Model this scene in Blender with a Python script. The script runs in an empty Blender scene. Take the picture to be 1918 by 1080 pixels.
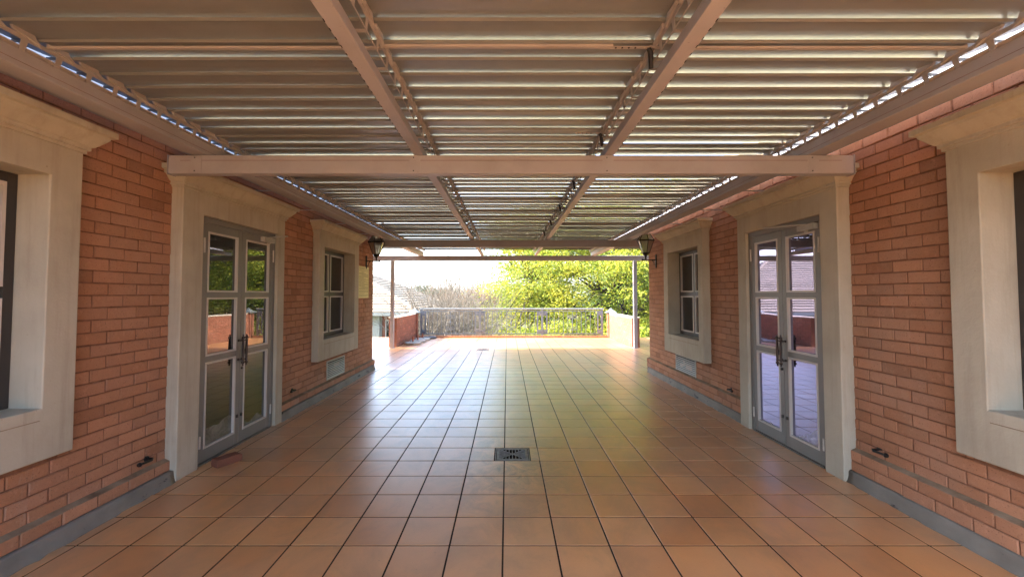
import bpy, math, random
import numpy as np
from mathutils import Vector, Matrix, Euler
R = math.radians
random.seed(7); rng = np.random.default_rng(7)
scene = bpy.context.scene
COL = scene.collection

# ------------------------------------------------------------------ camera
F_PX, W_PX = 782.0, 1918.0
PITCH = R(2.0)
CX, CY = 950.0, 552.0 - F_PX * math.tan(PITCH)
cam_d = bpy.data.cameras.new('camera'); cam = bpy.data.objects.new('camera', cam_d); COL.objects.link(cam)
cam_d.sensor_width = 36.0; cam_d.lens = 36.0 * F_PX / W_PX
cam_d.shift_x = (959.0 - CX) / W_PX
cam_d.shift_y = -(540.0 - CY) / W_PX
cam_d.clip_start = 0.05; cam_d.clip_end = 6000
cam.location = (0, 0, 1.56); cam.rotation_euler = (math.pi / 2 + PITCH, 0, 0)
scene.camera = cam

# ------------------------------------------------------------------ light
SUN_EL = R(40)
SUN_AZ = R(-90)          # the sun stands to the left (-x)
world = bpy.data.worlds.new('World'); scene.world = world; world.use_nodes = True
wn = world.node_tree; wn.nodes.clear()
sky = wn.nodes.new('ShaderNodeTexSky'); sky.sky_type = 'NISHITA'; sky.sun_disc = False
sky.sun_elevation = SUN_EL; sky.sun_rotation = SUN_AZ; sky.air_density = 1.0; sky.dust_density = 3.2; sky.ozone_density = 1.3
bg = wn.nodes.new('ShaderNodeBackground'); bg.inputs['Strength'].default_value = 0.15
wo = wn.nodes.new('ShaderNodeOutputWorld')
wn.links.new(sky.outputs[0], bg.inputs[0]); wn.links.new(bg.outputs[0], wo.inputs[0])
sun_d = bpy.data.lights.new('sun', 'SUN'); sun_d.energy = 3.2; sun_d.angle = R(0.53); sun_d.color = (1.0, 0.93, 0.82)
sun = bpy.data.objects.new('sun', sun_d); COL.objects.link(sun)
sun.rotation_euler = Vector((math.cos(SUN_EL), -0.02, -math.sin(SUN_EL))).to_track_quat('-Z', 'Y').to_euler()
vs = scene.view_settings
vs.view_transform = 'Standard'; vs.look = 'None'; vs.exposure = 3.2; vs.gamma = 1.0; vs.use_curve_mapping = False
scene.cycles.max_bounces = 8; scene.cycles.diffuse_bounces = 5; scene.cycles.glossy_bounces = 4; scene.cycles.transmission_bounces = 4; scene.cycles.transparent_max_bounces = 4; scene.cycles.caustics_reflective = False; scene.cycles.caustics_refractive = False
scene.cycles.sample_clamp_indirect = 6.0

# ------------------------------------------------------------------ materials
def mat(name, base=(0.5, 0.5, 0.5), rough=0.6, metal=0.0, spec=0.5):
    m = bpy.data.materials.new(name); m.use_nodes = True
    p = m.node_tree.nodes['Principled BSDF']
    p.inputs['Base Color'].default_value = (*base, 1); p.inputs['Roughness'].default_value = rough
    p.inputs['Metallic'].default_value = metal; p.inputs['Specular IOR Level'].default_value = spec
    return m
class NT:
    def __init__(s, m): s.t = m.node_tree; s.p = s.t.nodes['Principled BSDF']
    def n(s, kind, **kw):
        x = s.t.nodes.new(kind)
        for k, v in kw.items(): setattr(x, k, v)
        return x
    def l(s, a, b): s.t.links.new(a, b)
    def pos(s): return s.n('ShaderNodeNewGeometry').outputs['Position']
    def noise(s, scale, detail=4, rough=0.55, vec=None, dist=0.0):
        x = s.n('ShaderNodeTexNoise'); x.inputs['Scale'].default_value = scale; x.inputs['Detail'].default_value = detail
        x.inputs['Roughness'].default_value = rough; x.inputs['Distortion'].default_value = dist
        s.l(vec if vec is not None else s.pos(), x.inputs['Vector']); return x.outputs['Fac']
    def ramp(s, fac, stops, interp='LINEAR'):
        x = s.n('ShaderNodeValToRGB'); r = x.color_ramp; r.interpolation = interp
        while len(r.elements) < len(stops): r.elements.new(0.5)
        for e, (p, c) in zip(r.elements, stops):
            e.position = p; e.color = (*c, 1) if not isinstance(c, (int, float)) else (c, c, c, 1)
        s.l(fac, x.inputs[0]); return x.outputs[0]
    def mix(s, fac, a, b, mode='MIX'):
        x = s.n('ShaderNodeMix', data_type='RGBA', blend_type=mode)
        for inp, v in ((x.inputs[0], fac), (x.inputs[6], a), (x.inputs[7], b)):
            if hasattr(v, 'links') or isinstance(v, bpy.types.NodeSocket): s.l(v, inp)
            elif isinstance(v, (int, float)): inp.default_value = v
            else: inp.default_value = (*v, 1)
        return x.outputs[2]
    def math(s, op, a, b=0.5, clamp=False):
        x = s.n('ShaderNodeMath', operation=op, use_clamp=clamp)
        for inp, v in ((x.inputs[0], a), (x.inputs[1], b)):
            if isinstance(v, bpy.types.NodeSocket): s.l(v, inp)
            else: inp.default_value = v
        return x.outputs[0]
    def rand(s):
        o = s.n('ShaderNodeObjectInfo').outputs['Random']; g = s.n('ShaderNodeNewGeometry').outputs['Random Per Island']
        return s.math('FRACT', s.math('ADD', o, s.math('MULTIPLY', g, 7.31)))
    def bump(s, h, strength=0.3, dist=0.005):
        x = s.n('ShaderNodeBump'); x.inputs['Strength'].default_value = strength; x.inputs['Distance'].default_value = dist
        s.l(h, x.inputs['Height']); s.l(x.outputs[0], s.p.inputs['Normal'])
    def base(s, c): s.l(c, s.p.inputs['Base Color'])
    def rough(s, r): s.l(r, s.p.inputs['Roughness'])

def stretch(t, v, sx, sy, sz):
    x = t.n('ShaderNodeMapping'); x.inputs['Scale'].default_value = (sx, sy, sz); t.l(v, x.inputs['Vector']); return x.outputs[0]

M = {}
def brick_mat(name, a, b, c):
    m = mat(name, rough=0.85, spec=0.3); t = NT(m)
    r = t.rand()
    col = t.ramp(r, [(0.0, tuple(x * 0.74 for x in a)), (0.15, a), (0.45, b), (0.75, c), (0.92, tuple(x * 1.22 for x in b)), (1.0, tuple(x * 0.82 for x in c))])
    col = t.mix(t.math('MULTIPLY', t.noise(9, 6, 0.65), 0.6), col, tuple(x * 0.6 for x in b))
    col = t.mix(t.ramp(t.noise(26, 4, 0.7), [(0.55, 0.0), (0.72, 0.4)]), col, tuple(min(1, x * 1.35) for x in c))
    col = t.mix(t.ramp(t.noise(1.1, 5, 0.6), [(0.5, 0.0), (0.75, 0.4)]), col, (0.34, 0.25, 0.19))
    col = t.mix(t.ramp(t.noise(3.1, 6, 0.75, stretch(t, t.pos(), 1, 1, 0.3)), [(0.62, 0.0), (0.75, 0.45)]), col, (0.40, 0.33, 0.27))
    sp = t.ramp(t.noise(110, 2), [(0.30, 1.0), (0.38, 0.0)])
    col = t.mix(t.math('MULTIPLY', sp, 0.5), col, (0.06, 0.035, 0.025))
    t.base(col); t.bump(t.math('ADD', t.noise(60, 4), t.math('MULTIPLY', t.noise(14, 3), 2.0)), 0.55, 0.005); return m
M['brick'] = brick_mat('face_brick', (0.375, 0.178, 0.098), (0.425, 0.212, 0.122), (0.40, 0.208, 0.132))
M['old_brick'] = brick_mat('old_brick', (0.14, 0.055, 0.035), (0.20, 0.075, 0.045), (0.12, 0.05, 0.035))
M['brick_red'] = brick_mat('worn_brick', (0.28, 0.10, 0.06), (0.33, 0.125, 0.075), (0.24, 0.095, 0.06))
m = M['mortar'] = mat('mortar', rough=0.95, spec=0.1); t = NT(m)
t.base(t.ramp(t.noise(18, 5), [(0.3, (0.15, 0.075, 0.048)), (0.7, (0.26, 0.135, 0.088))])); t.bump(t.noise(90, 4), 0.6, 0.004)
m = M['ledge'] = mat('ledge_mortar', rough=0.95, spec=0.1); t = NT(m)
t.base(t.ramp(t.noise(7, 6), [(0.3, (0.15, 0.10, 0.065)), (0.7, (0.30, 0.225, 0.155))])); t.bump(t.noise(60, 4), 0.8, 0.006)
m = M['plaster'] = mat('plaster', rough=0.8, spec=0.25); t = NT(m)
c = t.ramp(t.noise(2.2, 6, 0.6), [(0.3, (0.36, 0.335, 0.27)), (0.7, (0.45, 0.425, 0.35))])
c = t.mix(t.ramp(t.noise(5.5, 6, 0.7, stretch(t, t.pos(), 1, 1, 0.35)), [(0.55, 0.0), (0.8, 0.35)]), c, (0.27, 0.225, 0.165))
c = t.mix(t.ramp(t.noise(7, 5, 0.65, stretch(t, t.pos(), 1.6, 1.6, 0.12)), [(0.5, 0.0), (0.78, 0.5)]), c, (0.24, 0.20, 0.145))
c = t.mix(t.ramp(t.noise(46, 2), [(0.74, 0.0), (0.79, 0.6)]), c, (0.20, 0.165, 0.125))
t.base(c); t.bump(t.math('ADD', t.noise(70, 4), t.math('MULTIPLY', t.noise(6, 4), 4)), 0.25, 0.005)
m = M['skirting'] = mat('grey_skirting', rough=0.7, spec=0.3); t = NT(m)
c = t.ramp(t.noise(3, 5), [(0.3, (0.13, 0.118, 0.10)), (0.7, (0.215, 0.198, 0.172))])
ch = t.ramp(t.noise(9, 6, 0.7, stretch(t, t.pos(), 1, 0.5, 1.6)), [(0.62, 0.0), (0.655, 1.0)])
c = t.mix(ch, c, (0.03, 0.03, 0.03)); t.base(c); t.bump(t.math('ADD', t.noise(40, 4), ch), 0.5, 0.004)
m = M['tile'] = mat('terracotta_tile', rough=0.3, spec=0.9); t = NT(m)
t.p.inputs['Coat Weight'].default_value = 0.8; t.p.inputs['Coat Roughness'].default_value = 0.34; t.p.inputs['Coat IOR'].default_value = 1.6
P = t.pos()
c = t.ramp(t.rand(), [(0.0, (0.56, 0.235, 0.078)), (0.35, (0.68, 0.31, 0.105)), (0.7, (0.74, 0.355, 0.13)), (1.0, (0.60, 0.27, 0.10))])
c = t.mix(t.ramp(t.noise(2.6, 6, 0.7, P, 0.3), [(0.3, 0.0), (0.8, 0.45)]), c, (0.44, 0.185, 0.075))
c = t.mix(t.ramp(t.noise(0.55, 4, 0.6, P, 0.5), [(0.40, 0.0), (0.7, 0.6)]), c, (0.54, 0.37, 0.23))
stn = t.ramp(t.noise(2.2, 6, 0.68, stretch(t, P, 1, 0.7, 1), 0.5), [(0.45, 0.0), (0.75, 0.8)])
c = t.mix(t.math('MULTIPLY', stn, 0.7), c, (0.20, 0.13, 0.08))
c = t.mix(t.ramp(t.noise(26, 3), [(0.71, 0.0), (0.76, 0.4)]), c, (0.16, 0.09, 0.06))
c = t.mix(t.ramp(t.noise(140, 2), [(0.62, 0.0), (0.7, 0.25)]), c, (0.22, 0.10, 0.05))
sx = t.n('ShaderNodeSeparateXYZ'); t.l(P, sx.inputs[0])          # worn, dirtier strip round the drain
dx = t.math('MULTIPLY', t.math('ADD', sx.outputs[0], -0.05), 1.1); dy = t.math('MULTIPLY', t.math('ADD', sx.outputs[1], -3.9), 0.55)
rr = t.math('SQRT', t.math('ADD', t.math('MULTIPLY', dx, dx), t.math('MULTIPLY', dy, dy)))
drain = t.math('MULTIPLY', t.ramp(rr, [(0.1, 1.0), (0.75, 0.0)]), t.ramp(t.noise(6, 6, 0.75, P, 1.0), [(0.42, 0.0), (0.68, 0.9)]))
c = t.mix(drain, c, (0.12, 0.085, 0.06))
t.base(c)
t.rough(t.ramp(t.math('ADD', t.noise(2.0, 6, 0.7, P, 0.4), t.math('MULTIPLY', stn, 0.1)), [(0.25, 0.29), (0.85, 0.42)]))
t.bump(t.math('ADD', t.noise(16, 4), t.math('MULTIPLY', t.noise(90, 2), 0.5)), 0.10, 0.003)
M['grout'] = mat('dark_grout', (0.035, 0.024, 0.018), 0.9, 0, 0.15)
def paint(name, a, dirt, rough=0.45):
    m = mat(name, rough=rough, spec=0.4); t = NT(m)
    c = t.mix(t.ramp(t.noise(3.5, 6, 0.65), [(0.45, 0.0), (0.8, 0.5)]), a, dirt)
    c = t.mix(t.ramp(t.noise(70, 2), [(0.72, 0.0), (0.78, 0.6)]), c, tuple(x * 0.4 for x in dirt))
    t.base(c); t.bump(t.noise(50, 3), 0.06, 0.003); return m
M['paint'] = paint('taupe_paint', (0.36, 0.36, 0.405), (0.25, 0.235, 0.25))
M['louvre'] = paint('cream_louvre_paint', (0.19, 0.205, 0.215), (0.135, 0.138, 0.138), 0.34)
M['louvre_top'] = paint('cream_louvre_top', (0.50, 0.45, 0.27), (0.38, 0.33, 0.19), 0.4)  # yellower top put in so sun bounced between slats glows yellow
M['clip'] = paint('clip_paint', (0.36, 0.345, 0.35), (0.25, 0.235, 0.225))
M['galv'] = mat('galvanised_steel', (0.55, 0.55, 0.56), 0.4, 0.7)
M['black'] = mat('black_iron', (0.012, 0.011, 0.011), 0.5, 0.3)
M['bronze'] = mat('dark_bronze', (0.035, 0.022, 0.018), 0.4, 0.5)
M['dark'] = mat('shade_black', (0.006, 0.006, 0.006), 0.9, 0, 0.1)  # near-black colour standing in for shade inside holes, slots and openings
M['door_grey'] = paint('grey_door_paint', (0.165, 0.16, 0.15), (0.12, 0.115, 0.106), 0.4)
M['bead'] = paint('white_bead', (0.50, 0.47, 0.44), (0.38, 0.35, 0.32), 0.45)
M['win_dark'] = paint('window_frame_paint', (0.04, 0.035, 0.032), (0.028, 0.025, 0.022), 0.45)
def glass(name, tint, fac, film=True):
    m = mat(name, (0.006, 0.006, 0.007), 0.15, 0, 0.1); t = NT(m)
    g = t.n('ShaderNodeBsdfGlossy'); g.inputs['Color'].default_value = (*tint, 1); g.inputs['Roughness'].default_value = 0.004
    w = t.noise(1.6, 2); bp = t.n('ShaderNodeBump'); bp.inputs['Strength'].default_value = 0.06; bp.inputs['Distance'].default_value = 0.01
    t.l(w, bp.inputs['Height']); t.l(bp.outputs[0], g.inputs['Normal'])
    fr = t.n('ShaderNodeFresnel'); fr.inputs['IOR'].default_value = 1.5
    k = t.math('ADD', t.math('MULTIPLY', fr.outputs[0], 0.9), fac, True)
    mx = t.n('ShaderNodeMixShader'); t.l(k, mx.inputs[0]); t.l(t.p.outputs[0], mx.inputs[1]); t.l(g.outputs[0], mx.inputs[2])
    out = t.t.nodes['Material Output']; last = mx.outputs[0]
    if film:   # bubbled, dried film along the bottom of the lowest panes
        sx = t.n('ShaderNodeSeparateXYZ'); t.l(t.pos(), sx.inputs[0])
        e = t.math('ADD', t.math('MULTIPLY', t.noise(1.5, 3, 0.5, None, 0.2), 0.9), -0.17)
        f = t.math('MULTIPLY', t.math('LESS_THAN', sx.outputs[2], e), t.ramp(t.noise(9, 6, 0.7, None, 0.6), [(0.3, 0.05), (0.75, 0.45)]))
        d = t.n('ShaderNodeBsdfDiffuse'); d.inputs['Color'].default_value = (0.42, 0.42, 0.40, 1)
        m2 = t.n('ShaderNodeMixShader'); t.l(f, m2.inputs[0]); t.l(last, m2.inputs[1]); t.l(d.outputs[0], m2.inputs[2]); last = m2.outputs[0]
    t.l(last, out.inputs['Surface']); return m
M['glass_l'] = glass('door_glass_clear', (0.92, 0.93, 0.92), 0.055)
M['glass_r'] = glass('door_glass_lilac', (0.74, 0.68, 1.0), 0.27)
M['glass_w'] = glass('window_glass', (0.85, 0.83, 0.9), 0.0, False)
m = M['lantern_glass'] = mat('lantern_glass', (0.55, 0.52, 0.42), 0.35, 0, 0.5)
t = NT(m); t.p.inputs['Transmission Weight'].default_value = 0.85; t.p.inputs['IOR'].default_value = 1.2
M['bulb'] = mat('bulb_glass', (0.8, 0.78, 0.7), 0.3)
m = M['paper'] = mat('yellow_paper', (0.62, 0.58, 0.26), 0.6); t = NT(m)
t.base(t.ramp(t.noise(4, 4), [(0.3, (0.60, 0.56, 0.25)), (0.7, (0.66, 0.62, 0.30))]))
M['ink'] = mat('grey_ink', (0.22, 0.22, 0.12), 0.7)
M['vent'] = paint('vent_metal', (0.33, 0.33, 0.30), (0.25, 0.24, 0.215), 0.4)
M['rail'] = paint('blue_grey_rail', (0.12, 0.155, 0.19), (0.10, 0.12, 0.145), 0.45)
M['rail_top'] = paint('pale_handrail', (0.15, 0.17, 0.18), (0.12, 0.135, 0.145), 0.4)
m = M['concrete'] = mat('concrete', rough=0.9, spec=0.2); t = NT(m)
t.base(t.ramp(t.noise(9, 6), [(0.3, (0.30, 0.29, 0.25)), (0.7, (0.45, 0.43, 0.38))])); t.bump(t.noise(50, 4), 0.4, 0.004)
M['rubber'] = mat('dark_base', (0.05, 0.055, 0.065), 0.6)
m = M['coping'] = mat('cream_coping', rough=0.85); t = NT(m)
t.base(t.ramp(t.noise(6, 5), [(0.3, (0.48, 0.42, 0.33)), (0.7, (0.58, 0.52, 0.43))]))
m = M['iron'] = mat('grate_metal', rough=0.55, metal=0.5); t = NT(m)
t.base(t.ramp(t.noise(25, 4), [(0.3, (0.15, 0.145, 0.14)), (0.7, (0.30, 0.29, 0.275))]))
M['house_white'] = paint('house_render', (0.34, 0.36, 0.33), (0.28, 0.28, 0.25), 0.85)
m = M['roof_tile'] = mat('roof_tile', rough=0.85); t = NT(m)
t.base(t.ramp(t.math('ADD', t.math('MULTIPLY', t.rand(), 0.5), t.math('MULTIPLY', t.noise(2, 5), 0.5)), [(0.2, (0.15, 0.125, 0.092)), (0.8, (0.23, 0.195, 0.15))]))
def bark(name, a, b):
    m = mat(name, rough=0.9, spec=0.2); t = NT(m)
    t.base(t.ramp(t.noise(6, 5), [(0.3, a), (0.7, b)])); return m
M['bark'] = bark('dark_bark', (0.028, 0.022, 0.016), (0.07, 0.055, 0.042))
M['twig'] = bark('grey_twig', (0.11, 0.098, 0.08), (0.24, 0.21, 0.17))
def leafm(name, stops, trans=0.5, sc=0.55):
    m = mat(name, rough=0.55, spec=0.3); t = NT(m)
    f = t.math('ADD', t.math('MULTIPLY', t.noise(sc, 3), 0.75), t.math('MULTIPLY', t.rand(), 0.25))
    c = t.ramp(f, stops); t.base(c)
    tr = t.n('ShaderNodeBsdfTranslucent'); t.l(c, tr.inputs['Color'])
    mx = t.n('ShaderNodeMixShader'); mx.inputs[0].default_value = trans
    t.l(t.p.outputs[0], mx.inputs[1]); t.l(tr.outputs[0], mx.inputs[2]); t.l(mx.outputs[0], t.t.nodes['Material Output'].inputs['Surface'])
    return m
M['leaf'] = leafm('yellow_green_leaf', [(0.30, (0.085, 0.15, 0.022)), (0.42, (0.17, 0.235, 0.03)), (0.54, (0.29, 0.32, 0.036)), (0.66, (0.42, 0.385, 0.04))])
M['leaf_green'] = leafm('green_leaf', [(0.3, (0.06, 0.13, 0.03)), (0.7, (0.15, 0.23, 0.05))])
M['leaf_dark'] = leafm('dark_leaf', [(0.3, (0.022, 0.045, 0.016)), (0.7, (0.055, 0.09, 0.022))], 0.35)
M['leaf_rust'] = leafm('rust_leaf', [(0.3, (0.17, 0.085, 0.04)), (0.7, (0.27, 0.14, 0.06))], 0.4)
m = M['ground'] = mat('garden_ground', rough=0.95, spec=0.1); t = NT(m)
t.base(t.ramp(t.noise(0.25, 8), [(0.3, (0.05, 0.07, 0.025)), (0.55, (0.09, 0.085, 0.045)), (0.75, (0.14, 0.11, 0.07))]))
m = M['hill'] = mat('wooded_hill', rough=0.95, spec=0.1); t = NT(m)
t.base(t.ramp(t.noise(0.03, 8), [(0.35, (0.03, 0.05, 0.022)), (0.7, (0.08, 0.095, 0.05))]))
M['white_fabric'] = mat('white_rim', (0.7, 0.7, 0.7), 0.5)

# ------------------------------------------------------------------ mesh helpers
ORG = {}
class MB:
    def __init__(s): s.v = []; s.f = []
    def add(s, vs, fs):
        o = len(s.v); s.v += [tuple(x) for x in vs]; s.f += [tuple(i + o for i in f) for f in fs]; return s
    def box(s, x0, x1, y0, y1, z0, z1):
        if x0 > x1: x0, x1 = x1, x0
        if y0 > y1: y0, y1 = y1, y0
        if z0 > z1: z0, z1 = z1, z0
        return s.add([(x0,y0,z0),(x1,y0,z0),(x1,y1,z0),(x0,y1,z0),(x0,y0,z1),(x1,y0,z1),(x1,y1,z1),(x0,y1,z1)],
                     [(0,3,2,1),(4,5,6,7),(0,1,5,4),(1,2,6,5),(2,3,7,6),(3,0,4,7)])
    def lathe(s, prof, c, n=12, axis='z', ph=0.0):
        c = Vector(c); vs = []; fs = []
        for r, h in prof:
            for k in range(n):
                a = 2 * math.pi * k / n + ph; p = (r * math.cos(a), r * math.sin(a), h)
                if axis == 'x': p = (p[2], p[0], p[1])
                if axis == 'y': p = (p[0], p[2], p[1])
                vs.append(c + Vector(p))
        m_ = len(prof)
        for i in range(m_ - 1):
            for k in range(n):
                a = i * n + k; b = i * n + (k + 1) % n; fs.append((a, b, b + n, a + n))
        fs.append(tuple(range(n))[::-1]); fs.append(tuple(range((m_ - 1) * n, m_ * n)))
        return s.add(vs, fs)
    def tube(s, pts, rad, n=6):
        pts = [Vector(p) for p in pts]; vs = []; fs = []
        if isinstance(rad, (int, float)): rad = [rad] * len(pts)
        for i, p in enumerate(pts):
            d = (pts[min(i + 1, len(pts) - 1)] - pts[max(i - 1, 0)]).normalized()
            u = d.cross(Vector((0, 0, 1)));
            if u.length < 1e-3: u = d.cross(Vector((1, 0, 0)))
            u.normalize(); w = d.cross(u)
            for k in range(n):
                a = 2 * math.pi * k / n; vs.append(p + (u * math.cos(a) + w * math.sin(a)) * rad[i])
        for i in range(len(pts) - 1):
            for k in range(n):
                a = i * n + k; b = i * n + (k + 1) % n; fs.append((a, b, b + n, a + n))
        fs.append(tuple(range(n))[::-1]); fs.append(tuple(range((len(pts) - 1) * n, len(pts) * n)))
        return s.add(vs, fs)
    def prism(s, poly, axis, a, b):   # poly in the two other axes, extruded from a to b
        n = len(poly); vs = []
        for t_ in (a, b):
            for p, q in poly: vs.append({'x': (t_, p, q), 'y': (p, t_, q), 'z': (p, q, t_)}[axis])
        fs = [tuple(range(n))[::-1], tuple(range(n, 2 * n))] + [(i, (i + 1) % n, (i + 1) % n + n, i + n) for i in range(n)]
        return s.add(vs, fs)
    def mesh(s, name, off=(0, 0, 0)):
        me = bpy.data.meshes.new(name)
        me.from_pydata([(x - off[0], y - off[1], z - off[2]) for x, y, z in s.v], [], s.f); me.update()
        return me
def fixn(me):
    import bmesh
    b = bmesh.new(); b.from_mesh(me); bmesh.ops.recalc_face_normals(b, faces=b.faces); b.to_mesh(me); b.free()
def link(name, data, parent=None, loc=(0, 0, 0), rot=None):
    o = bpy.data.objects.new(name, data); COL.objects.link(o)
    if parent is not None:
        o.parent = parent; p = ORG[parent]; o.location = (loc[0] - p[0], loc[1] - p[1], loc[2] - p[2])
    else: o.location = loc
    ORG[o] = tuple(loc)
    if rot: o.rotation_euler = rot
    return o
def obj(name, mb, m, parent=None, loc=None, smooth=False, bevel=0.0, label=None):
    if loc is None:
        a = np.array(mb.v); lo, hi = a.min(0), a.max(0); loc = ((lo[0]+hi[0])/2, (lo[1]+hi[1])/2, lo[2])
        loc = tuple(float(x) for x in loc)
    me = mb.mesh(name, loc); fixn(me); me.materials.append(M[m] if isinstance(m, str) else m)
    if smooth: me.polygons.foreach_set('use_smooth', [True] * len(me.polygons))
    o = link(name, me, parent, loc)
    if bevel:
        b = o.modifiers.new('bevel', 'BEVEL'); b.width = bevel; b.segments = 2; b.limit_method = 'ANGLE'; b.angle_limit = R(40)
    if label: o['label'] = label
    return o
def tag(o, label, cat, group=None):
    o['label'] = label; o['category'] = cat
    if group: o['group'] = group
    return o
def thing(name, loc, label, cat, group=None):
    o = link(name, None, None, loc); o.empty_display_size = 0.2; return tag(o, label, cat, group)
def struct(o): o['kind'] = 'structure'; return o
def stuff(o): o['kind'] = 'stuff'; return o
def npmesh(name, V, Fq, m, smooth=False):
    me = bpy.data.meshes.new(name); V = np.asarray(V, np.float32); Fq = np.asarray(Fq, np.int32); k = Fq.shape[1]
    me.vertices.add(len(V)); me.vertices.foreach_set('co', V.ravel())
    me.loops.add(Fq.size); me.loops.foreach_set('vertex_index', Fq.ravel())
    me.polygons.add(len(Fq)); me.polygons.foreach_set('loop_start', np.arange(0, Fq.size, k, dtype=np.int32))
    me.polygons.foreach_set('loop_total', np.full(len(Fq), k, np.int32))
    me.polygons.foreach_set('use_smooth', np.full(len(Fq), smooth, bool))
    me.update(calc_edges=True); me.validate(); me.materials.append(M[m]); return me

# chamfered piece: front face towards +x, l along y, h along z, depth d behind
def chamfer_piece(l, h, d, c, jit):
    def J(): return random.uniform(-jit, jit)
    ring0 = [(-d, -l/2, -h/2), (-d, l/2, -h/2), (-d, l/2, h/2), (-d, -l/2, h/2)]
    ring1 = [(-c, -l/2 + J(), -h/2 + J()), (-c, l/2 + J(), -h/2 + J()), (-c, l/2 + J(), h/2 + J()), (-c, -l/2 + J(), h/2 + J())]
    ring2 = [(J()*0.6, y + (c if y < 0 else -c), z + (c if z < 0 else -c)) for _, y, z in ring1]
    vs = ring0 + ring1 + ring2; fs = []
    for r in (0, 4):
        for k in range(4): fs.append((r + k, r + (k + 1) % 4, r + 4 + (k + 1) % 4, r + 4 + k))
    fs.append((8, 9, 10, 11)); return vs, fs
BL, BH, BC = 0.222, 0.076, 0.086
PIECES = [chamfer_piece(BL, BH, 0.05, 0.004, 0.0022) for _ in range(10)]
BRICK_ME = {}
def brick_mesh(i, m='brick'):
    if (i, m) not in BRICK_ME:
        me = bpy.data.meshes.new('brick'); me.from_pydata(PIECES[i][0], [], PIECES[i][1]); me.update(); me.materials.append(M[m]); BRICK_ME[(i, m)] = me
    return BRICK_ME[(i, m)]
def lay_bricks(parent, items, m, n_single, key, name='brick'):
    """items: (x, y, z, length, facing angle about z). The n_single best by key are objects, the rest one mesh."""
    items = sorted(items, key=key)
    for it in items[:n_single]:
        x, y, z, L, a = it
        o = link(name, brick_mesh(random.randrange(10), m), parent, (x, y, z), (random.gauss(0, 0.004), 0, a + random.gauss(0, 0.006)))
        o.scale = (1, L / BL, 1)
    rest = items[n_single:]
    if rest:
        V = []; Fq = []
        for x, y, z, L, a in rest:
            pv, pf = PIECES[random.randrange(10)]; o = len(V); ca, sa = math.cos(a), math.sin(a)
            for px, py, pz in pv:
                py *= L / BL; V.append((x + px*ca - py*sa - ORG[parent][0], y + px*sa + py*ca - ORG[parent][1], z + pz - ORG[parent][2]))
            Fq += [tuple(i + o for i in f) for f in pf]
        o = link(name + 'work', npmesh('brickwork', V, Fq, m), parent, ORG[parent]); stuff(o)

# ------------------------------------------------------------------ structure: ground, terrace
obj_g = MB()
n = 40
for i in range(n + 1):
    for j in range(n + 1):
        x = -900 + 1800 * i / n; y = -300 + 2600 * (j / n) ** 1.5
        obj_g.v.append((x, y, -3.3 - 0.012 * max(0, y - 25) + (0.4 * math.sin(x * 0.03 + y * 0.021) if y > 40 else 0)))
for i in range(n):
    for j in range(n):
        a = i * (n + 1) + j; obj_g.f.append((a, a + n + 1, a + n + 2, a + 1))
struct(obj('ground', obj_g, 'ground', None, (0, 0, 0)))

TX0, TX1, TY0, TY1 = -6.6, 6.4, -9.0, 15.42
slab = MB()
gx0, gx1, gy0, gy1 = -0.117, 0.219, 4.000, 4.318   # drain opening
g2 = (-0.845, -0.540, 11.84, 12.17)
for a in ((TX0, TX1, TY0, gy0), (TX0, gx0, gy0, gy1), (gx1, TX1, gy0, gy1), (TX0, TX1, gy1, g2[2]), (TX0, g2[0], g2[2], g2[3]), (g2[1], TX1, g2[2], g2[3]), (TX0, TX1, g2[3], TY1)):
    slab.box(a[0], a[1], a[2], a[3], -0.35, -0.0026)
floor = struct(obj('terrace_floor', slab, 'grout', None, (0, 0, 0)))
sb = MB().box(TX0 + 0.02, TX1 - 0.02, TY0 + 0.02, TY1 - 0.02, -3.3, -0.352)
struct(obj('terrace_base', sb, 'house_white', None))
TP = 0.3328
TPC = []
for _ in range(6):
    vs_, fs_ = chamfer_piece(TP - 0.0115, TP - 0.0115, 0.02, 0.0012, 0.0002)
    TPC.append(([(y, z, x) for x, y, z in vs_], fs_))     # front now faces +z
tiles = []
x_ref, y_ref = -0.027, 3.327
for i in range(-20, 20):
    for j in range(-38, 38):
        xa, ya = x_ref + i * TP, y_ref + j * TP
        xb, yb = xa + TP, ya + TP
        xa, xb, ya, yb = max(xa, TX0), min(xb, TX1), max(ya, TY0), min(yb, TY1)
        if xb - xa < 0.03 or yb - ya < 0.03: continue
        parts = [(xa, xb, ya, yb)]
        for (hx0, hx1, hy0, hy1) in ((gx0 - 0.006, gx1 + 0.006, gy0 - 0.007, gy1 + 0.007), (g2[0] - .006, g2[1] + .006, g2[2] - .006, g2[3] + .006)):
            new = []
            for (a, b, c, d) in parts:
                if b <= hx0 or a >= hx1 or d <= hy0 or c >= hy1: new.append((a, b, c, d)); continue
                if hx0 - a > 0.02: new.append((a, hx0, c, d))
                if b - hx1 > 0.02: new.append((hx1, b, c, d))
                a2, b2 = max(a, hx0), min(b, hx1)
                if hy0 - c > 0.02: new.append((a2, b2, c, hy0))
                if d - hy1 > 0.02: new.append((a2, b2, hy1, d))
            parts = new
        for (a, b, c, d) in parts:
            cx_, cy_ = (a + b) / 2, (c + d) / 2
            tiles.append((cx_, cy_, (b - a) / TP, (d - c) / TP))
def tile_key(t_):
    x, y = t_[0], t_[1]
    vis = y > 2.25 and abs(x) < 2.85 and abs(x) / y < 1.22
    return (0 if vis else 1, y)
tiles.sort(key=tile_key)
tile_me = []
for vs_, fs_ in TPC:
    me = bpy.data.meshes.new('tile'); me.from_pydata(vs_, [], fs_); me.update(); me.materials.append(M['tile']); tile_me.append(me)
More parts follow.
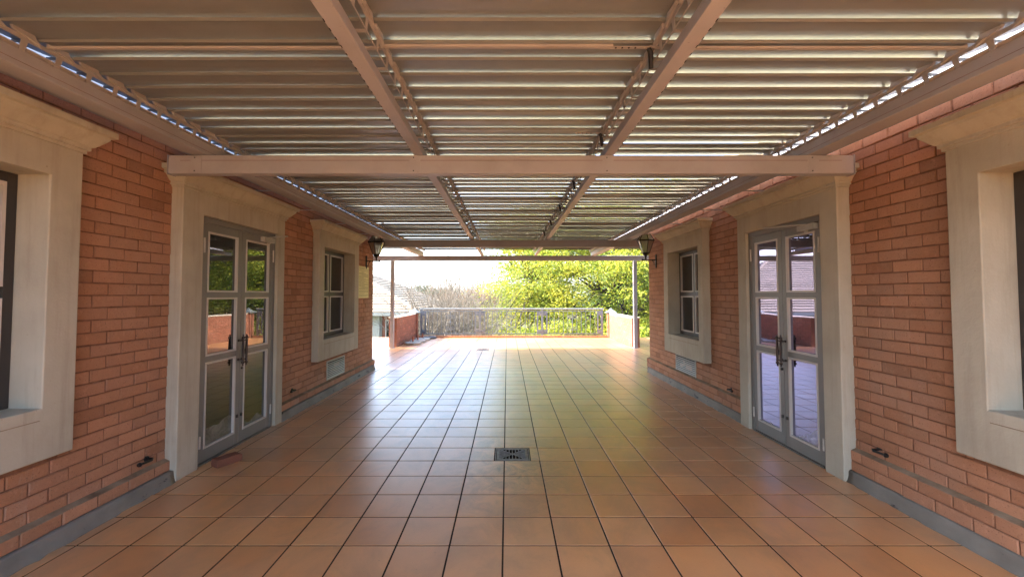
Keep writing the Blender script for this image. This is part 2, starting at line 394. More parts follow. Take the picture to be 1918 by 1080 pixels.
V = []; Fq = []
for k, (x, y, sx_, sy_) in enumerate(tiles):
    rx, ry, dz = random.uniform(-0.0022, 0.0022), random.uniform(-0.0022, 0.0022), random.uniform(-0.0004, 0.0004)
    if k < 300:
        o = link('tile', tile_me[random.randrange(6)], floor, (x, y, dz), (rx, ry, 0)); o.scale = (sx_, sy_, 1)
    else:
        pv, pf = TPC[k % 6]; b = len(V)
        for px, py, pz in pv: V.append((x + px * sx_, y + py * sy_, pz + dz + rx * py - ry * px))
        Fq += [tuple(i + b for i in f) for f in pf]
stuff(link('tile_field', npmesh('tile_field', V, Fq, 'tile'), floor, (0, 0, 0)))
pit = MB().box(gx0 - 0.01, gx1 + 0.01, gy0 - 0.01, gy1 + 0.01, -0.34, -0.12); obj('drain_pit', pit, 'dark', floor)

# ------------------------------------------------------------------ the two wings of the building
CORN = [(0.0, 0.0), (0.012, 0.0), (0.012, 0.022), (0.026, 0.022), (0.026, 0.045), (0.038, 0.05), (0.05, 0.064), (0.072, 0.092), (0.088, 0.112), (0.094, 0.13), (0.118, 0.135), (0.118, 0.175), (0.0, 0.19)]
def cornice(mb, X, s, base, y0, y1, z0, sc=1.0):
    """X(d): x of a point d proud of the wall. Moulding with mitred returns at both ends"""
    vs_ = []; fs_ = []; n_ = len(CORN)
    for (p, h) in CORN:
        p *= sc; h *= sc
        vs_ += [(X(-0.02), y0 - p, z0 + h), (X(base + p), y0 - p, z0 + h), (X(base + p), y1 + p, z0 + h), (X(-0.02), y1 + p, z0 + h)]
    for i in range(n_ - 1):
        for k in range(3): a = i * 4 + k; fs_.append((a, a + 1, a + 5, a + 4))
    fs_.append((0, 3, 2, 1)); b = (n_ - 1) * 4; fs_.append((b, b + 1, b + 2, b + 3))
    mb.add(vs_, fs_)
def wing(s, WX, surr, skirt, plinth_n, end, doors, wins, side, glassm):
    """s=-1 left, +1 right; WX = |x| of the wall face; d = how far a point stands proud of it"""
    X = lambda d: s * (WX - d)
    near = -1.0; top = side['top']
    b = thing('brick_building', (s * (WX + 2.5), 2.0, 0), side['label'], 'building')
    rects = []                    # surround outlines (y0, y1, z0, z1): no bricks inside
    for (y0, y1, _, _) in doors: rects.append((y0, y1, -0.1, 2.52))
    for (y0, y1, _, _) in wins: rects.append((y0, y1, 0.575, 2.52))
    # --- wall core with real recesses
    ops = sorted([(o0 - 0.03, o1 + 0.03, 0.0, 2.32) for (_, _, o0, o1) in doors] + [(o0 - 0.03, o1 + 0.03, 0.855, 2.32) for (_, _, o0, o1) in wins])
    core = MB(); y = near
    for (o0, o1, z0, z1) in ops:
        core.box(X(-0.007), X(-0.45), y, o0, -0.3, top)
        if z0 > 0: core.box(X(-0.007), X(-0.45), o0, o1, -0.3, z0)
        core.box(X(-0.007), X(-0.45), o0, o1, z1, top)
        y = o1
    core.box(X(-0.007), X(-0.45), y, end - 0.007, -0.3, top)
    obj('wall', core, 'mortar', b)
    obj('rear_wall', MB().box(X(-0.452), X(-5.0), near + 0.01, end - 0.008, -0.3, top - 0.002), 'mortar', b)
    # --- bricks
    z0 = 0.095; its = []
    pl = plinth_n
    courses = int((top - z0) / BC)
    proud = 0.045
    for k in range(courses):
        zc = z0 + k * BC + BC / 2
        shift = (k % 2) * 0.116
        d = proud if k < pl else 0.0
        e = end + (proud if k < pl else 0.0)
        m_ = 0
        while True:
            yb = e - 0.005 - m_ * 0.232 + (0.116 - 0.232 if False else 0)
            if k % 2: yb = e - 0.005 - (m_ * 0.232 - 0.116 if m_ > 0 else 0)
            ya = yb - (BL if not (k % 2 and m_ == 0) else 0.106)
            m_ += 1
            if yb < -1.0: break
            segs = [(ya, yb)]
            for (r0, r1, q0, q1) in rects:
                if zc + BH/2 < q0 + 0.012 or zc - BH/2 > q1: continue
                ns = []
                for (a, c) in segs:
                    if c <= r0 or a >= r1: ns.append((a, c)); continue
                    if r0 - a > 0.025: ns.append((a, r0 - 0.002))
                    if c - r1 > 0.025: ns.append((r1 + 0.002, c))
                segs = ns
            for (a, c) in segs:
                its.append((X(d + random.gauss(0, 0.0009)), (a + c) / 2, zc + random.gauss(0, 0.0009), c - a, 0.0 if s < 0 else math.pi))
    def key(it):
        y_, z_ = it[1], it[2]; x_ = WX
        u = x_ / y_ if y_ > 0.3 else 99; v = (z_ - 1.56) / y_ if y_ > 0.3 else 99
        vis = u < 1.2 and -0.68 < v < 0.66
        return (0 if vis else 1, y_ if vis else -y_)
    lay_bricks(b, its, 'brick', 300, key)
    ends = []
    for k in range(courses):                      # return of the wall at its far end
        zc = z0 + k * BC + BC / 2; e = end + (proud if k < pl else 0); x0 = WX - (proud if k < pl else 0)
        for q in range(21):
            a = x0 + 0.006 + q * 0.232 + (0.116 if k % 2 == 0 else 0)
            ends.append((s * (a + 0.111), e, zc, BL, math.pi / 2))
    V = []; Fq = []
    for x, y_, z, L, a in ends:
        pv, pf = PIECES[random.randrange(10)]; o = len(V)
        for px, py, pz in pv: V.append((x - py - ORG[b][0], y_ + px - ORG[b][1], z + pz))
        Fq += [tuple(i + o for i in f) for f in pf]
    stuff(link('end_brickwork', npmesh('end_brickwork', V, Fq, 'brick'), b, ORG[b]))
    pc = MB()
    segs = []; y = near
    for (r0, r1, q0, q1) in sorted(rects):
        if q0 < 0: segs.append((y, r0)); y = r1
    segs.append((y, end + proud - 0.008))
    zt = z0 + pl * BC
    led = MB(); sk = MB()
    for (a, c) in segs:
        pc.box(X(-0.02), X(proud - 0.008), a, c, -0.2, zt - 0.004)
        led.prism([(X(-0.002), zt + 0.016), (X(proud - 0.004), zt - 0.002), (X(proud - 0.004), zt - 0.012), (X(-0.002), zt - 0.012)], 'y', a, c - 0.004)
        sd = WX - skirt
        c2 = c if c < end else c - 0.12
        ns_ = max(2, int((c2 - a) / 0.06)); b0 = len(sk.v)
        for q in range(ns_ + 1):
            yy = a + (c2 - a) * q / ns_; jt = random.gauss(0, 0.006); jz = random.gauss(0, 0.0015)
            for d_, z_ in ((proud - 0.03, 0.0), (sd + 0.026 + jt, -0.006), (sd + 0.012 + jt * 0.7, 0.010 + jz), (sd + jz, 0.05), (sd - 0.002 + jz, 0.088), (sd - 0.012, 0.098 + jz), (proud - 0.03, 0.098)): sk.v.append((X(d_), yy, z_))
        for q in range(ns_):
            for k in range(7): sk.f.append((b0 + q * 7 + k, b0 + q * 7 + (k + 1) % 7, b0 + (q + 1) * 7 + (k + 1) % 7, b0 + (q + 1) * 7 + k))
        sk.f.append(tuple(range(b0, b0 + 7))); sk.f.append(tuple(range(b0 + ns_ * 7, b0 + ns_ * 7 + 7)))
    obj('plinth', pc, 'mortar', b); obj('plinth_ledge', led, 'ledge', b)
    obj('skirting', sk, 'skirting', b, smooth=True)
    # --- roof of the wing
    rf = MB()
    e0, e1 = WX - side['eave'], WX + 5.2  # unseen eave; right one shaped to keep sky light off the wall
    rf.prism([(s*e0, top + 0.015), (s*e1, top + 2.015), (s*e1, top + 2.18), (s*e0, top + 0.12)], 'y', near - 0.3, end + 0.35)
    roof = obj('roof', rf, 'roof_tile', b)
    # --- surrounds
    sd = WX - surr
    def ring(name, y0, y1, z0_, z1_, o0, o1, oz0, oz1, depth, corn):
        mb = MB(); door_ = oz0 < 0.2
        O = [(y0, z0_), (y0, z1_), (y1, z1_), (y1, z0_)]; I = [(o0, oz0 if not door_ else z0_), (o0, oz1), (o1, oz1), (o1, oz0 if not door_ else z0_)]
        vs_ = []
        for d_, L_ in ((sd, O), (sd, I), (-0.02, O), (-depth, I)): vs_ += [(X(d_), a, c) for a, c in L_]
        fs_ = []
        for k in range(3 if door_ else 4):
            q = (k + 1) % 4; fs_ += [(k, q, 4 + q, 4 + k), (k, 8 + k, 8 + q, q), (4 + k, 4 + q, 12 + q, 12 + k)]
        if door_: fs_ += [(0, 4, 12, 8), (3, 11, 15, 7)]
        mb.add(vs_, fs_)
        r = obj(name, mb, 'plaster', b, bevel=0.007)
        if corn:
            cm = MB(); cornice(cm, X, s, sd, y0, y1, z1_ - 0.009, 1.0); obj('cornice', cm, 'plaster', r, bevel=0.003)
        if oz0 > 0.2:
            l_ = MB().box(X(sd + 0.0015), X(sd - 0.01), o0 + 0.01, o1 - 0.01, oz0 - 0.072, oz0 - 0.068); obj('sill_groove', l_, 'ledge', r)
        return r
    def bars(mb, x0, x1, y0, y1, z0_, z1_, w):      # rectangular ring in the wall plane
        mb.box(x0, x1, y0, y0 + w, z0_, z1_); mb.box(x0, x1, y1 - w, y1, z0_, z1_)
        mb.box(x0, x1, y0 + w, y1 - w, z0_, z0_ + w); mb.box(x0, x1, y0 + w, y1 - w, z1_ - w, z1_)
    for (y0, y1, o0, o1) in wins:
        ring('window_surround', y0, y1, 0.575, 2.49, o0, o1, 0.885, 2.29, 0.32, True)
        dpt = -(surr + 0.215 - WX) * 1.0
        xf = WX + 0.10
        fx0, fx1 = s * xf, s * (xf + 0.05)
        w_ = MB(); bars(w_, fx0, fx1, o0 + 0.002, o1 - 0.002, 0.887, 2.288, 0.055)
        ym = (o0 + o1) / 2; zt_ = 1.575
        w_.box(fx0, fx1, ym - 0.03, ym + 0.03, 0.942, 2.233); w_.box(fx0 + s * 0.002, fx1 - s * 0.002, o0 + 0.057, o1 - 0.057, zt_ - 0.03, zt_ + 0.03)
        win = obj('window', w_, 'win_dark' , b, bevel=0.003)
        for (a, c) in ((o0 + 0.057, ym - 0.03), (ym + 0.03, o1 - 0.057)):
            for (e, f_) in ((0.942, zt_ - 0.03), (zt_ + 0.03, 2.233)):
                bd = MB(); bars(bd, fx0 - s * 0.006, fx0 + s * 0.025, a + 0.004, c - 0.004, e + 0.004, f_ - 0.004, 0.02); obj('bead', bd, 'bead', win)
                obj('pane', MB().box(fx0 + s * 0.022, fx0 + s * 0.03, a, c, e, f_), 'glass_w', win)
    for (y0, y1, o0, o1) in doors:
        ring('door_surround', y0, y1, 0.0, 2.49, o0, o1, 0.0, 2.29, 0.25, True)
        xf = surr + 0.035
        fx = lambda d: s * (xf + d)
        fr = MB()
        fr.box(fx(0), fx(0.07), o0 + 0.001, o0 + 0.05, 0.001, 2.289); fr.box(fx(0), fx(0.07), o1 - 0.05, o1 - 0.001, 0.001, 2.289); fr.box(fx(0), fx(0.07), o0 + 0.05, o1 - 0.05, 2.235, 2.289)
        door = obj('door', fr, 'door_grey', b, bevel=0.003)
        thr = MB().box(fx(-0.01), fx(0.2), o0 + 0.05, o1 - 0.05, 0.001, 0.012); obj('threshold', thr, 'skirting', door)
        obj('unlit_room_sheet', MB().box(fx(0.10), fx(0.11), o0 + 0.051, o1 - 0.051, 0.013, 2.234), 'dark', door)  # thin black sheet standing in for the unlit room
        ym = (o0 + o1) / 2
        for q, (a, c) in enumerate(((o0 + 0.053, ym - 0.003), (ym + 0.003, o1 - 0.053))):
            lf = MB(); st = 0.062; zb, zt_ = 0.02, 2.232
            x0_, x1_ = fx(0.006), fx(0.05)
            lf.box(x0_, x1_, a, a + st, zb, zt_); lf.box(x0_, x1_, c - st, c, zb, zt_)
            zs = [(zb, zb + 0.115), (0.93, 0.985), (1.535, 1.585), (zt_ - 0.075, zt_)]
            for (e, f_) in zs: lf.box(x0_ + s * 0.0015, x1_ - s * 0.0015, a + st, c - st, e, f_)
            obj('leaf', lf, 'door_grey', door, bevel=0.002)
            for r_ in range(3):
                e, f_ = zs[r_][1], zs[r_ + 1][0]
                bd = MB(); bars(bd, fx(0.002), fx(0.03), a + st + 0.001, c - st - 0.001, e + 0.001, f_ - 0.001, 0.017); obj('bead', bd, 'bead', door)
                obj('pane', MB().box(fx(0.026), fx(0.033), a + st, c - st, e, f_), glassm, door)
            yp = ym - 0.028 if q == 0 else ym + 0.028
            hd = MB(); hx = fx(-0.045)
            prof = [(0.002, -0.165), (0.006, -0.155), (0.004, -0.145), (0.012, -0.132), (0.013, -0.126), (0.005, -0.112), (0.011, -0.1), (0.007, -0.092), (0.009, -0.03), (0.010, 0.0), (0.009, 0.03), (0.007, 0.092), (0.011, 0.1), (0.005, 0.112), (0.013, 0.126), (0.012, 0.132), (0.004, 0.145), (0.006, 0.155), (0.002, 0.165)]
            hd.lathe([(q_ * 1.45, h_) for q_, h_ in prof], (hx, yp, 0.985), 10)
            for dz in (-0.098, 0.098): hd.tube([(hx, yp, 0.985 + dz), (fx(0.01), yp, 0.985 + dz)], 0.0055, 6); hd.lathe([(0.014, 0), (0.014, 0.006)], (fx(0.0) if s > 0 else fx(0.006), yp, 0.985 + dz), 8, 'x')
            obj('pull_handle', hd, 'bronze', door, smooth=True)
            hy = a - 0.002 if q == 0 else c + 0.002
            for hz in (0.16, 1.95):
                hg = MB().lathe([(0.009, 0), (0.009, 0.14 if hz > 1 else 0.11)], (fx(-0.006), hy, hz), 8)
                for kk in range(4): hg.lathe([(0.0105, 0), (0.0105, 0.004)], (fx(-0.006), hy, hz + 0.02 + kk * 0.025), 8)
                obj('hinge', hg, 'bead', door)
        lk = MB().lathe([(0.012, 0), (0.012, 0.014), (0.004, 0.016)], (fx(-0.008) if s > 0 else fx(0.008), ym + 0.03, 0.79), 10, 'x')
        obj('lock', lk, 'black', door)
        bolt = MB()
        for yy in (ym - 0.035, ym + 0.035): bolt.box(fx(-0.006), fx(0.008), yy - 0.011, yy + 0.011, 0.29, 0.32)
        obj('floor_bolt', bolt, 'black', door)
        far = side['closer_far']
        ya = o1 - 0.30 if far else o0 + 0.06
        cl = MB().box(fx(-0.045), fx(0.004), ya, ya + 0.22, 2.17, 2.222)
        cl.lathe([(0.018, 0), (0.018, 0.02)], (fx(-0.022), ya + 0.12, 2.15), 10)
        k_ = 1 if far else -1
        cl.tube([(fx(-0.022), ya + 0.12, 2.228), (fx(-0.22), ya + 0.11 + (0.05 if far else 0.36), 2.245)], 0.008, 6)
        cl.tube([(fx(-0.22), ya + 0.11 + (0.05 if far else 0.36), 2.25), (fx(-0.0), ya + (0.30 if far else 0.42), 2.262)], 0.007, 6)
        obj('door_closer', cl, 'vent', door)
    # --- louvred wall vent
    v0, v1, vz0, vz1 = side['vent']
    vb = MB(); bars(vb, X(0.012), X(-0.02), v0, v1, vz0, vz1, 0.022); vent = obj('vent', vb, 'vent', b, bevel=0.002)
    obj('vent_back', MB().box(X(0.001), X(-0.004), v0 + 0.01, v1 - 0.01, vz0 + 0.01, vz1 - 0.01), 'dark', vent)
    nsl = 9
    for k in range(nsl):
        za = vz0 + 0.024 + k * (vz1 - vz0 - 0.05) / nsl; dz = (vz1 - vz0 - 0.05) / nsl
        sl = MB().prism([(X(0.014), za), (X(0.0145), za + 0.002), (X(0.003), za + dz * 0.55), (X(0.002), za + dz * 0.55 - 0.002)], 'y', v0 + 0.0225, v1 - 0.0225)
        obj('slat', sl, 'vent', vent)
    return b, X
LW, RW = 2.865, 2.925
bl, XL = wing(-1, LW, 2.77, 2.785, 1, 8.92, [(3.545, 5.185, 3.795, 5.035)], [(1.06, 2.70, 1.25, 2.51), (6.15, 7.79, 6.33, 7.58)],
     dict(label='red brick building wing on the left with cream surrounds and yellow notice', vent=(6.66, 7.38, 0.205, 0.505), closer_far=True, top=3.12, eave=0.12), 'glass_l')
br, XR = wing(1, RW, 2.82, 2.86, 2, 8.62, [(3.55, 5.10, 3.755, 4.925)], [(1.02, 2.66, 1.21, 2.475), (6.02, 7.52, 6.175, 7.33)],
     dict(label='red brick building wing on the right with lilac reflections in its glass door', vent=(6.50, 7.27, 0.235, 0.555), closer_far=False, top=3.2, eave=0.185), 'glass_r')

# ------------------------------------------------------------------ louvred pergola roof
RB = 2.71                                    # underside of the long rails
pg = thing('louvre_pergola', (0, 5.5, 0), 'taupe metal pergola with a roof of cream adjustable louvres between the brick wings', 'pergola')
Y_A, Y_B = 0.5, 12.42
def beam(name, x0, x1, y0, y1, z0, z1, bolts=()):
    mb = MB().box(x0, x1, y0, y1, z0, z1)
    o = obj(name, mb, 'paint', pg, bevel=0.006)
    seam = MB().box(x0 + 0.1, x1 - 0.1, y0 - 0.0012, y0 + 0.002, z0 + (z1 - z0) * 0.70, z0 + (z1 - z0) * 0.70 + 0.003)
    obj('seam', seam, 'mortar', o)
    for bx_ in bolts:
        pl_ = MB().box(bx_ - 0.045, bx_ + 0.045, y0 - 0.003, y0 + 0.001, z0 + 0.004, z1 - 0.004); obj('splice_plate', pl_, 'paint', o)
        bt = MB()
        for zz in (z0 + 0.022, z1 - 0.022): bt.lathe([(0.005, -0.0065), (0.005, 0.002)], (bx_ - 0.01, y0, zz), 8, 'y')
        obj('bolt', bt, 'black', o)
    return o
beam('cross_beam', -2.79, 2.855, 3.40, 3.48, 2.556, 2.709, (-2.56, -0.76, 0.83, 2.52))
obj('beam_end_plate', MB().box(-2.796, -2.792, 3.395, 3.485, 2.55, 2.712), 'paint', pg); obj('beam_end_plate', MB().box(2.857, 2.861, 3.395, 3.485, 2.55, 2.712), 'paint', pg)
beam('cross_beam', -2.85, 2.91, 8.70, 8.78, 2.556, 2.702)
beam('cross_beam', -8.9, 5.2, 12.30, 12.38, 2.57, 2.718)
beam('cross_beam', -2.79, 2.855, 0.54, 0.62, 2.556, 2.709)
for xp in (-3.385, 3.775):
    po = obj('post', MB().box(xp - 0.05, xp + 0.05, 12.285, 12.385, 0.0, 2.569), 'paint', pg, bevel=0.006)
    obj('base_plate', MB().box(xp - 0.08, xp + 0.08, 12.26, 12.41, 0.0, 0.008), 'paint', po)
for s in (-1, 1):
    o = obj('side_beam', MB().box(s * 2.47, s * 2.60, Y_A, 12.296, RB, RB + 0.095), 'paint', pg, bevel=0.005)
    obj('seam', MB().box(s * 2.469, s * 2.472, Y_A, 12.29, RB + 0.03, RB + 0.032), 'mortar', o)
    g_ = MB().prism([(s*2.601, RB + 0.04), (s*2.72, RB + 0.04), (s*2.735, RB + 0.325), (s*2.728, RB + 0.325), (s*2.71, RB + 0.05), (s*2.62, RB + 0.05), (s*2.61, RB + 0.13), (s*2.601, RB + 0.13)], 'y', Y_A, 12.29)
    obj('shade_lip_gutter', g_, 'paint', pg)  # tall outer lip added out of view to hold sun off the wall
    for yy in (4.55, 5.6, 6.7, 7.8):      # small strap brackets from the beam to the wall
        br_ = MB().box(s * 2.60, s * (LW if s < 0 else RW), yy, yy + 0.05, RB - 0.004, RB - 0.0005)
        obj('wall_strap', br_, 'paint', pg)
RAILS = (-0.73, 0.84)
for xr in RAILS:
    mb = MB()
    mb.box(xr - 0.028, xr + 0.028, Y_A, 12.296, RB, RB + 0.075); mb.box(xr - 0.040, xr + 0.040, Y_A, 12.29, RB - 0.0015, RB + 0.004)
    o = obj('long_rail', mb, 'paint', pg, bevel=0.003)
    sl = MB()
    for k in range(26):
        yy = 1.7 + k * 0.062
        sg = -1 if xr < 0 else 1
        sl.box(xr + sg * 0.0405, xr + sg * 0.036, yy, yy + 0.02, RB - 0.002, RB + 0.002)
        if k % 2 == 0: sl.box(xr + sg * 0.0275, xr + sg * 0.0288, yy, yy + 0.03, RB + 0.012, RB + 0.018)
    stuff(obj('slot_row', sl, 'dark', o))  # near-black blocks painted for the shade in open slots
LP = 0.165; LZ = 2.895
NL = int((Y_B - Y_A) / LP)
carr = [(-2.445, 0.011), (-0.655, 0.008), (0.775, 0.008), (2.445, 0.011)]
ladder_hole = 0.11
for ci, (xc, w) in enumerate(carr):
    mb = MB()
    mb.box(xc - 0.002, xc + 0.002, Y_A, 12.29, 2.845, 2.868)
    mb.box(xc - 0.002, xc + 0.002, Y_A, 12.29, RB + 0.0755 if 0 < ci < 3 else RB + 0.0955, RB + 0.082 if 0 < ci < 3 else RB + 0.102)
    for k in range(NL):
        y_ = Y_A + (k + 0.5) * LP
        mb.prism([(y_ - 0.02, RB + 0.08), (y_ + 0.005, RB + 0.08), (y_ + 0.02, 2.8465), (y_ - 0.012, 2.8465)], 'x', xc - 0.0018, xc + 0.0018)
    if ci in (1, 2):   # flat tie back to the rail
        s_ = 1 if ci == 1 else -1
        for k in range(0, NL, 2):
            y_ = Y_A + (k + 0.5) * LP
            mb.box(xc - s_ * 0.002, RAILS[ci - 1], y_ - 0.012, y_ + 0.012, RB + 0.0765, RB + 0.0795)
    if ci in (0, 3):
        s_ = -1 if ci == 0 else 1
        mb.box(xc + s_ * 0.002, s_ * 2.50, Y_A, 12.28, RB + 0.0955, RB + 0.098)
    obj('louvre_carrier', mb, 'clip', pg)
clip_me = MB().prism([(-0.055, -0.028), (-0.02, -0.034), (0.02, -0.034), (0.07, -0.05), (0.075, -0.044), (0.045, -0.022), (0.03, 0.004), (0.0, 0.012), (-0.04, -0.006), (-0.07, 0.006), (-0.074, 0.0)], 'x', -0.007, 0.007).mesh('louvre_clip')
fixn(clip_me); clip_me.materials.append(M['clip'])
for (xc, w) in carr:
    for k in range(NL):
        y_ = Y_A + (k + 0.5) * LP
        if y_ < 0.9: continue
        s_ = 1 if xc in (carr[0][0], carr[1][0]) else -1
        link('louvre_clip', clip_me, pg, (xc + s_ * 0.009, y_, LZ + 0.004), (random.gauss(0, 0.04), 0, 0))
# one slat: a shallow trough with a hooked near lip and a dropped far lip
prof = [(-0.108, 0.004), (-0.108, -0.013), (-0.1055, -0.013), (-0.1045, 0.0005), (-0.05, -0.002), (0.0, -0.003), (0.05, -0.002), (0.098, 0.0005), (0.108, 0.001), (0.108, 0.004), (0.05, 0.001), (0.0, 0.0), (-0.05, 0.001), (-0.104, 0.0045)]
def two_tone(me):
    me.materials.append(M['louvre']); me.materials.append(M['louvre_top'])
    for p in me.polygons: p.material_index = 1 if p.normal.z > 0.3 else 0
bays = [(-2.58, -0.722), (-0.738, 0.848), (0.832, 2.58)]
for bi, (xa, xb) in enumerate(bays):
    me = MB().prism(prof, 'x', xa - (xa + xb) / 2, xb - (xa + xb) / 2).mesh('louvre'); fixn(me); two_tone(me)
    for k in range(NL):
        y_ = Y_A + (k + 0.5) * LP
        el_ = math.atan2(LZ - 1.56, max(0.6, y_))
        ang = min(12.0, math.degrees(math.atan(0.05 * math.tan(el_) / LP))) * ((0.5, 0.68, 0.82)[bi] if y_ < 3.6 else (0.74, 0.9, 0.98)[bi])
        ang = max(2.6, ang + random.gauss(0, 0.45) + 0.5 * math.sin(k * 0.9 + bi))
        if y_ < 2.2: ang *= (0.4, 0.7, 0.8)[bi]
        if bi == 0 and 7.55 < y_ < 7.72: ang = 4.6
        link('louvre', me, pg, ((xa + xb) / 2, y_, LZ + random.gauss(0, 0.0015)), (R(ang), random.gauss(0, 0.0008), 0))
# roof wings beyond the buildings (between the second and the last beam); left one lengthened to shade the floor
for (xa, xb) in ((-8.9, -2.76), (2.76, 5.1)):
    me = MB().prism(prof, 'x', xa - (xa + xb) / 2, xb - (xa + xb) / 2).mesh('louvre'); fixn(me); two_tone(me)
    for k in range(int(3.3 / LP)):
        y_ = 9.15 + k * LP
        link('louvre', me, pg, ((xa + xb) / 2, y_, LZ), (R(2.5 + random.gauss(0, 0.3)), 0, 0))
# tilt levers under the middle bay
lev_bar = MB().box(-0.26, 0.0, -0.011, 0.011, -0.0015, 0.0015).mesh('tilt_lever'); lev_bar.materials.append(M['clip'])
hol = MB()
for k in range(4): hol.lathe([(0.0055, -0.0024), (0.0055, 0.002)], (-0.235 + k * 0.034, 0, 0), 8)
hol_me = hol.mesh('holes'); hol_me.materials.append(M['dark'])  # near-black plugs painted for the shade in the holes
hnd = MB().tube([(-0.065, 0, -0.004), (-0.05, 0.012, -0.02), (-0.035, 0.05, -0.085)], [0.012, 0.014, 0.012], 8); hnd_me = hnd.mesh('handle'); hnd_me.materials.append(M['black'])
for y_ in (2.13, 3.28, 4.66, 5.9, 7.15, 8.4):
    lv = link('tilt_lever', lev_bar, pg, (0.80, y_, LZ - 0.05)); link('hole_row', hol_me, lv, (0.80, y_, LZ - 0.05)); link('handle', hnd_me, lv, (0.80, y_, LZ - 0.05))
tie = MB().box(-2.42, -0.66, 2.148, 2.168, LZ - 0.042, LZ - 0.030); obj('tie_bar', tie, 'clip', pg)
tie = MB().box(-0.64, 0.55, 2.12, 2.14, LZ - 0.050, LZ - 0.036); obj('tie_bar', tie, 'clip', pg)
tie = MB().box(0.87, 2.42, 2.148, 2.168, LZ - 0.042, LZ - 0.030); obj('tie_bar', tie, 'clip', pg)

# ------------------------------------------------------------------ wall lanterns
def lantern(s, WX, y, label):
    za = 2.245; xc = s * (WX - 0.21)
    L = thing('wall_lantern', (xc, y, za), label, 'lantern', 'wall lanterns')
    br_ = MB()
    x0 = s * WX
    br_.prism([(y - 0.02, za - 0.13), (y, za - 0.16), (y + 0.02, za - 0.13), (y + 0.02, za + 0.09), (y, za + 0.11), (y - 0.02, za + 0.09)], 'x', x0, x0 - s * 0.02)
    br_.tube([(x0 - s * 0.01, y, za), (xc - s * 0.06, y, za)], 0.010, 8)
    br_.tube([(x0 - s * 0.02, y, za - 0.10), (x0 - s * 0.05, y, za - 0.085), (x0 - s * 0.055, y, za - 0.04), (x0 - s * 0.09, y, za - 0.01)], 0.006, 6)
    br_.lathe([(0.012, -0.02), (0.02, 0), (0.012, 0.02)], (xc - s * 0.065, y, za), 8)
    obj('bracket', br_, 'black', L, smooth=False)
    nk = MB().lathe([(0.012, 0.0), (0.02, 0.015), (0.014, 0.04), (0.022, 0.075), (0.05, 0.105), (0.062, 0.115), (0.062, 0.128)], (xc, y, za), 12); obj('neck', nk, 'black', L)
    fr = MB(); N = 6; z0, z1, z2 = za + 0.128, za + 0.375, za + 0.50; r0, r1, r2 = 0.066, 0.155, 0.085
    P_ = lambda r, k, z: (xc + r * math.cos(2 * math.pi * (k + 0.5) / N), y + r * math.sin(2 * math.pi * (k + 0.5) / N), z)
    for k in range(N):
        fr.tube([P_(r0, k, z0), P_(r1, k, z1)], 0.0075, 5); fr.tube([P_(r1 + 0.008, k, z1), P_(r2, k, z2)], 0.0075, 5)
        fr.tube([P_(r0, k, z0 + 0.006), P_(r0, k + 1, z0 + 0.006)], 0.008, 5); fr.tube([P_(r1 + 0.006, k, z1), P_(r1 + 0.006, k + 1, z1)], 0.013, 5); fr.tube([P_(r2, k, z2), P_(r2, k + 1, z2)], 0.008, 5)
    fr.lathe([(0.088, 0), (0.06, 0.02), (0.02, 0.035), (0.012, 0.05)], (xc, y, z2), 6)
    obj('frame', fr, 'black', L)
    for k in range(N):
        g = MB().add([P_(r0 - 0.002, k, z0), P_(r0 - 0.002, k + 1, z0), P_(r1 - 0.002, k + 1, z1), P_(r1 - 0.002, k, z1)], [(0, 1, 2, 3)]); obj('pane', g, 'lantern_glass', L)
        g = MB().add([P_(r1 - 0.002, k, z1 + .004), P_(r1 - 0.002, k + 1, z1 + .004), P_(r2 - 0.002, k + 1, z2), P_(r2 - 0.002, k, z2)], [(0, 1, 2, 3)]); obj('pane', g, 'lantern_glass', L)
    bl_ = MB()
    for k in range(3):
        a = k * 2.1; bl_.lathe([(0.010, 0), (0.010, 0.075), (0.016, 0.095), (0.016, 0.13), (0.003, 0.155)], (xc + 0.028 * math.cos(a), y + 0.028 * math.sin(a), z0 + 0.01), 8)
    obj('bulb', bl_, 'bulb', L)
lantern(-1, LW, 8.45, 'black wall lantern on the left brick wall above the yellow notice')
lantern(1, RW, 8.16, 'black wall lantern on the right brick wall beside the window cornice')

# ------------------------------------------------------------------ notice sheet
nt = tag(link('notice_sheet', None, None, (-LW, 8.30, 1.5)), 'pale yellow printed notice sheet fixed to the left brick wall', 'notice')
obj('sheet', MB().box(-LW + 0.004, -LW + 0.010, 8.02, 8.60, 1.50, 2.12), 'paper', nt)
ink = MB(); z = 2.085; ri = random.Random(3)
while z > 1.53:
    if ri.random() < 0.16: z -= 0.016
    y_ = 8.05 + (0.13 if ri.random() < 0.15 else 0); e_ = 8.57 - (ri.random() * 0.25 if ri.random() < 0.4 else 0)
    while y_ < e_:
        w_ = ri.uniform(0.02, 0.06); ink.box(-LW + 0.0098, -LW + 0.0106, y_, min(y_ + w_, e_), z, z + 0.008); y_ += w_ + 0.012
    z -= 0.0175
obj('printed_lines', ink, 'ink', nt)

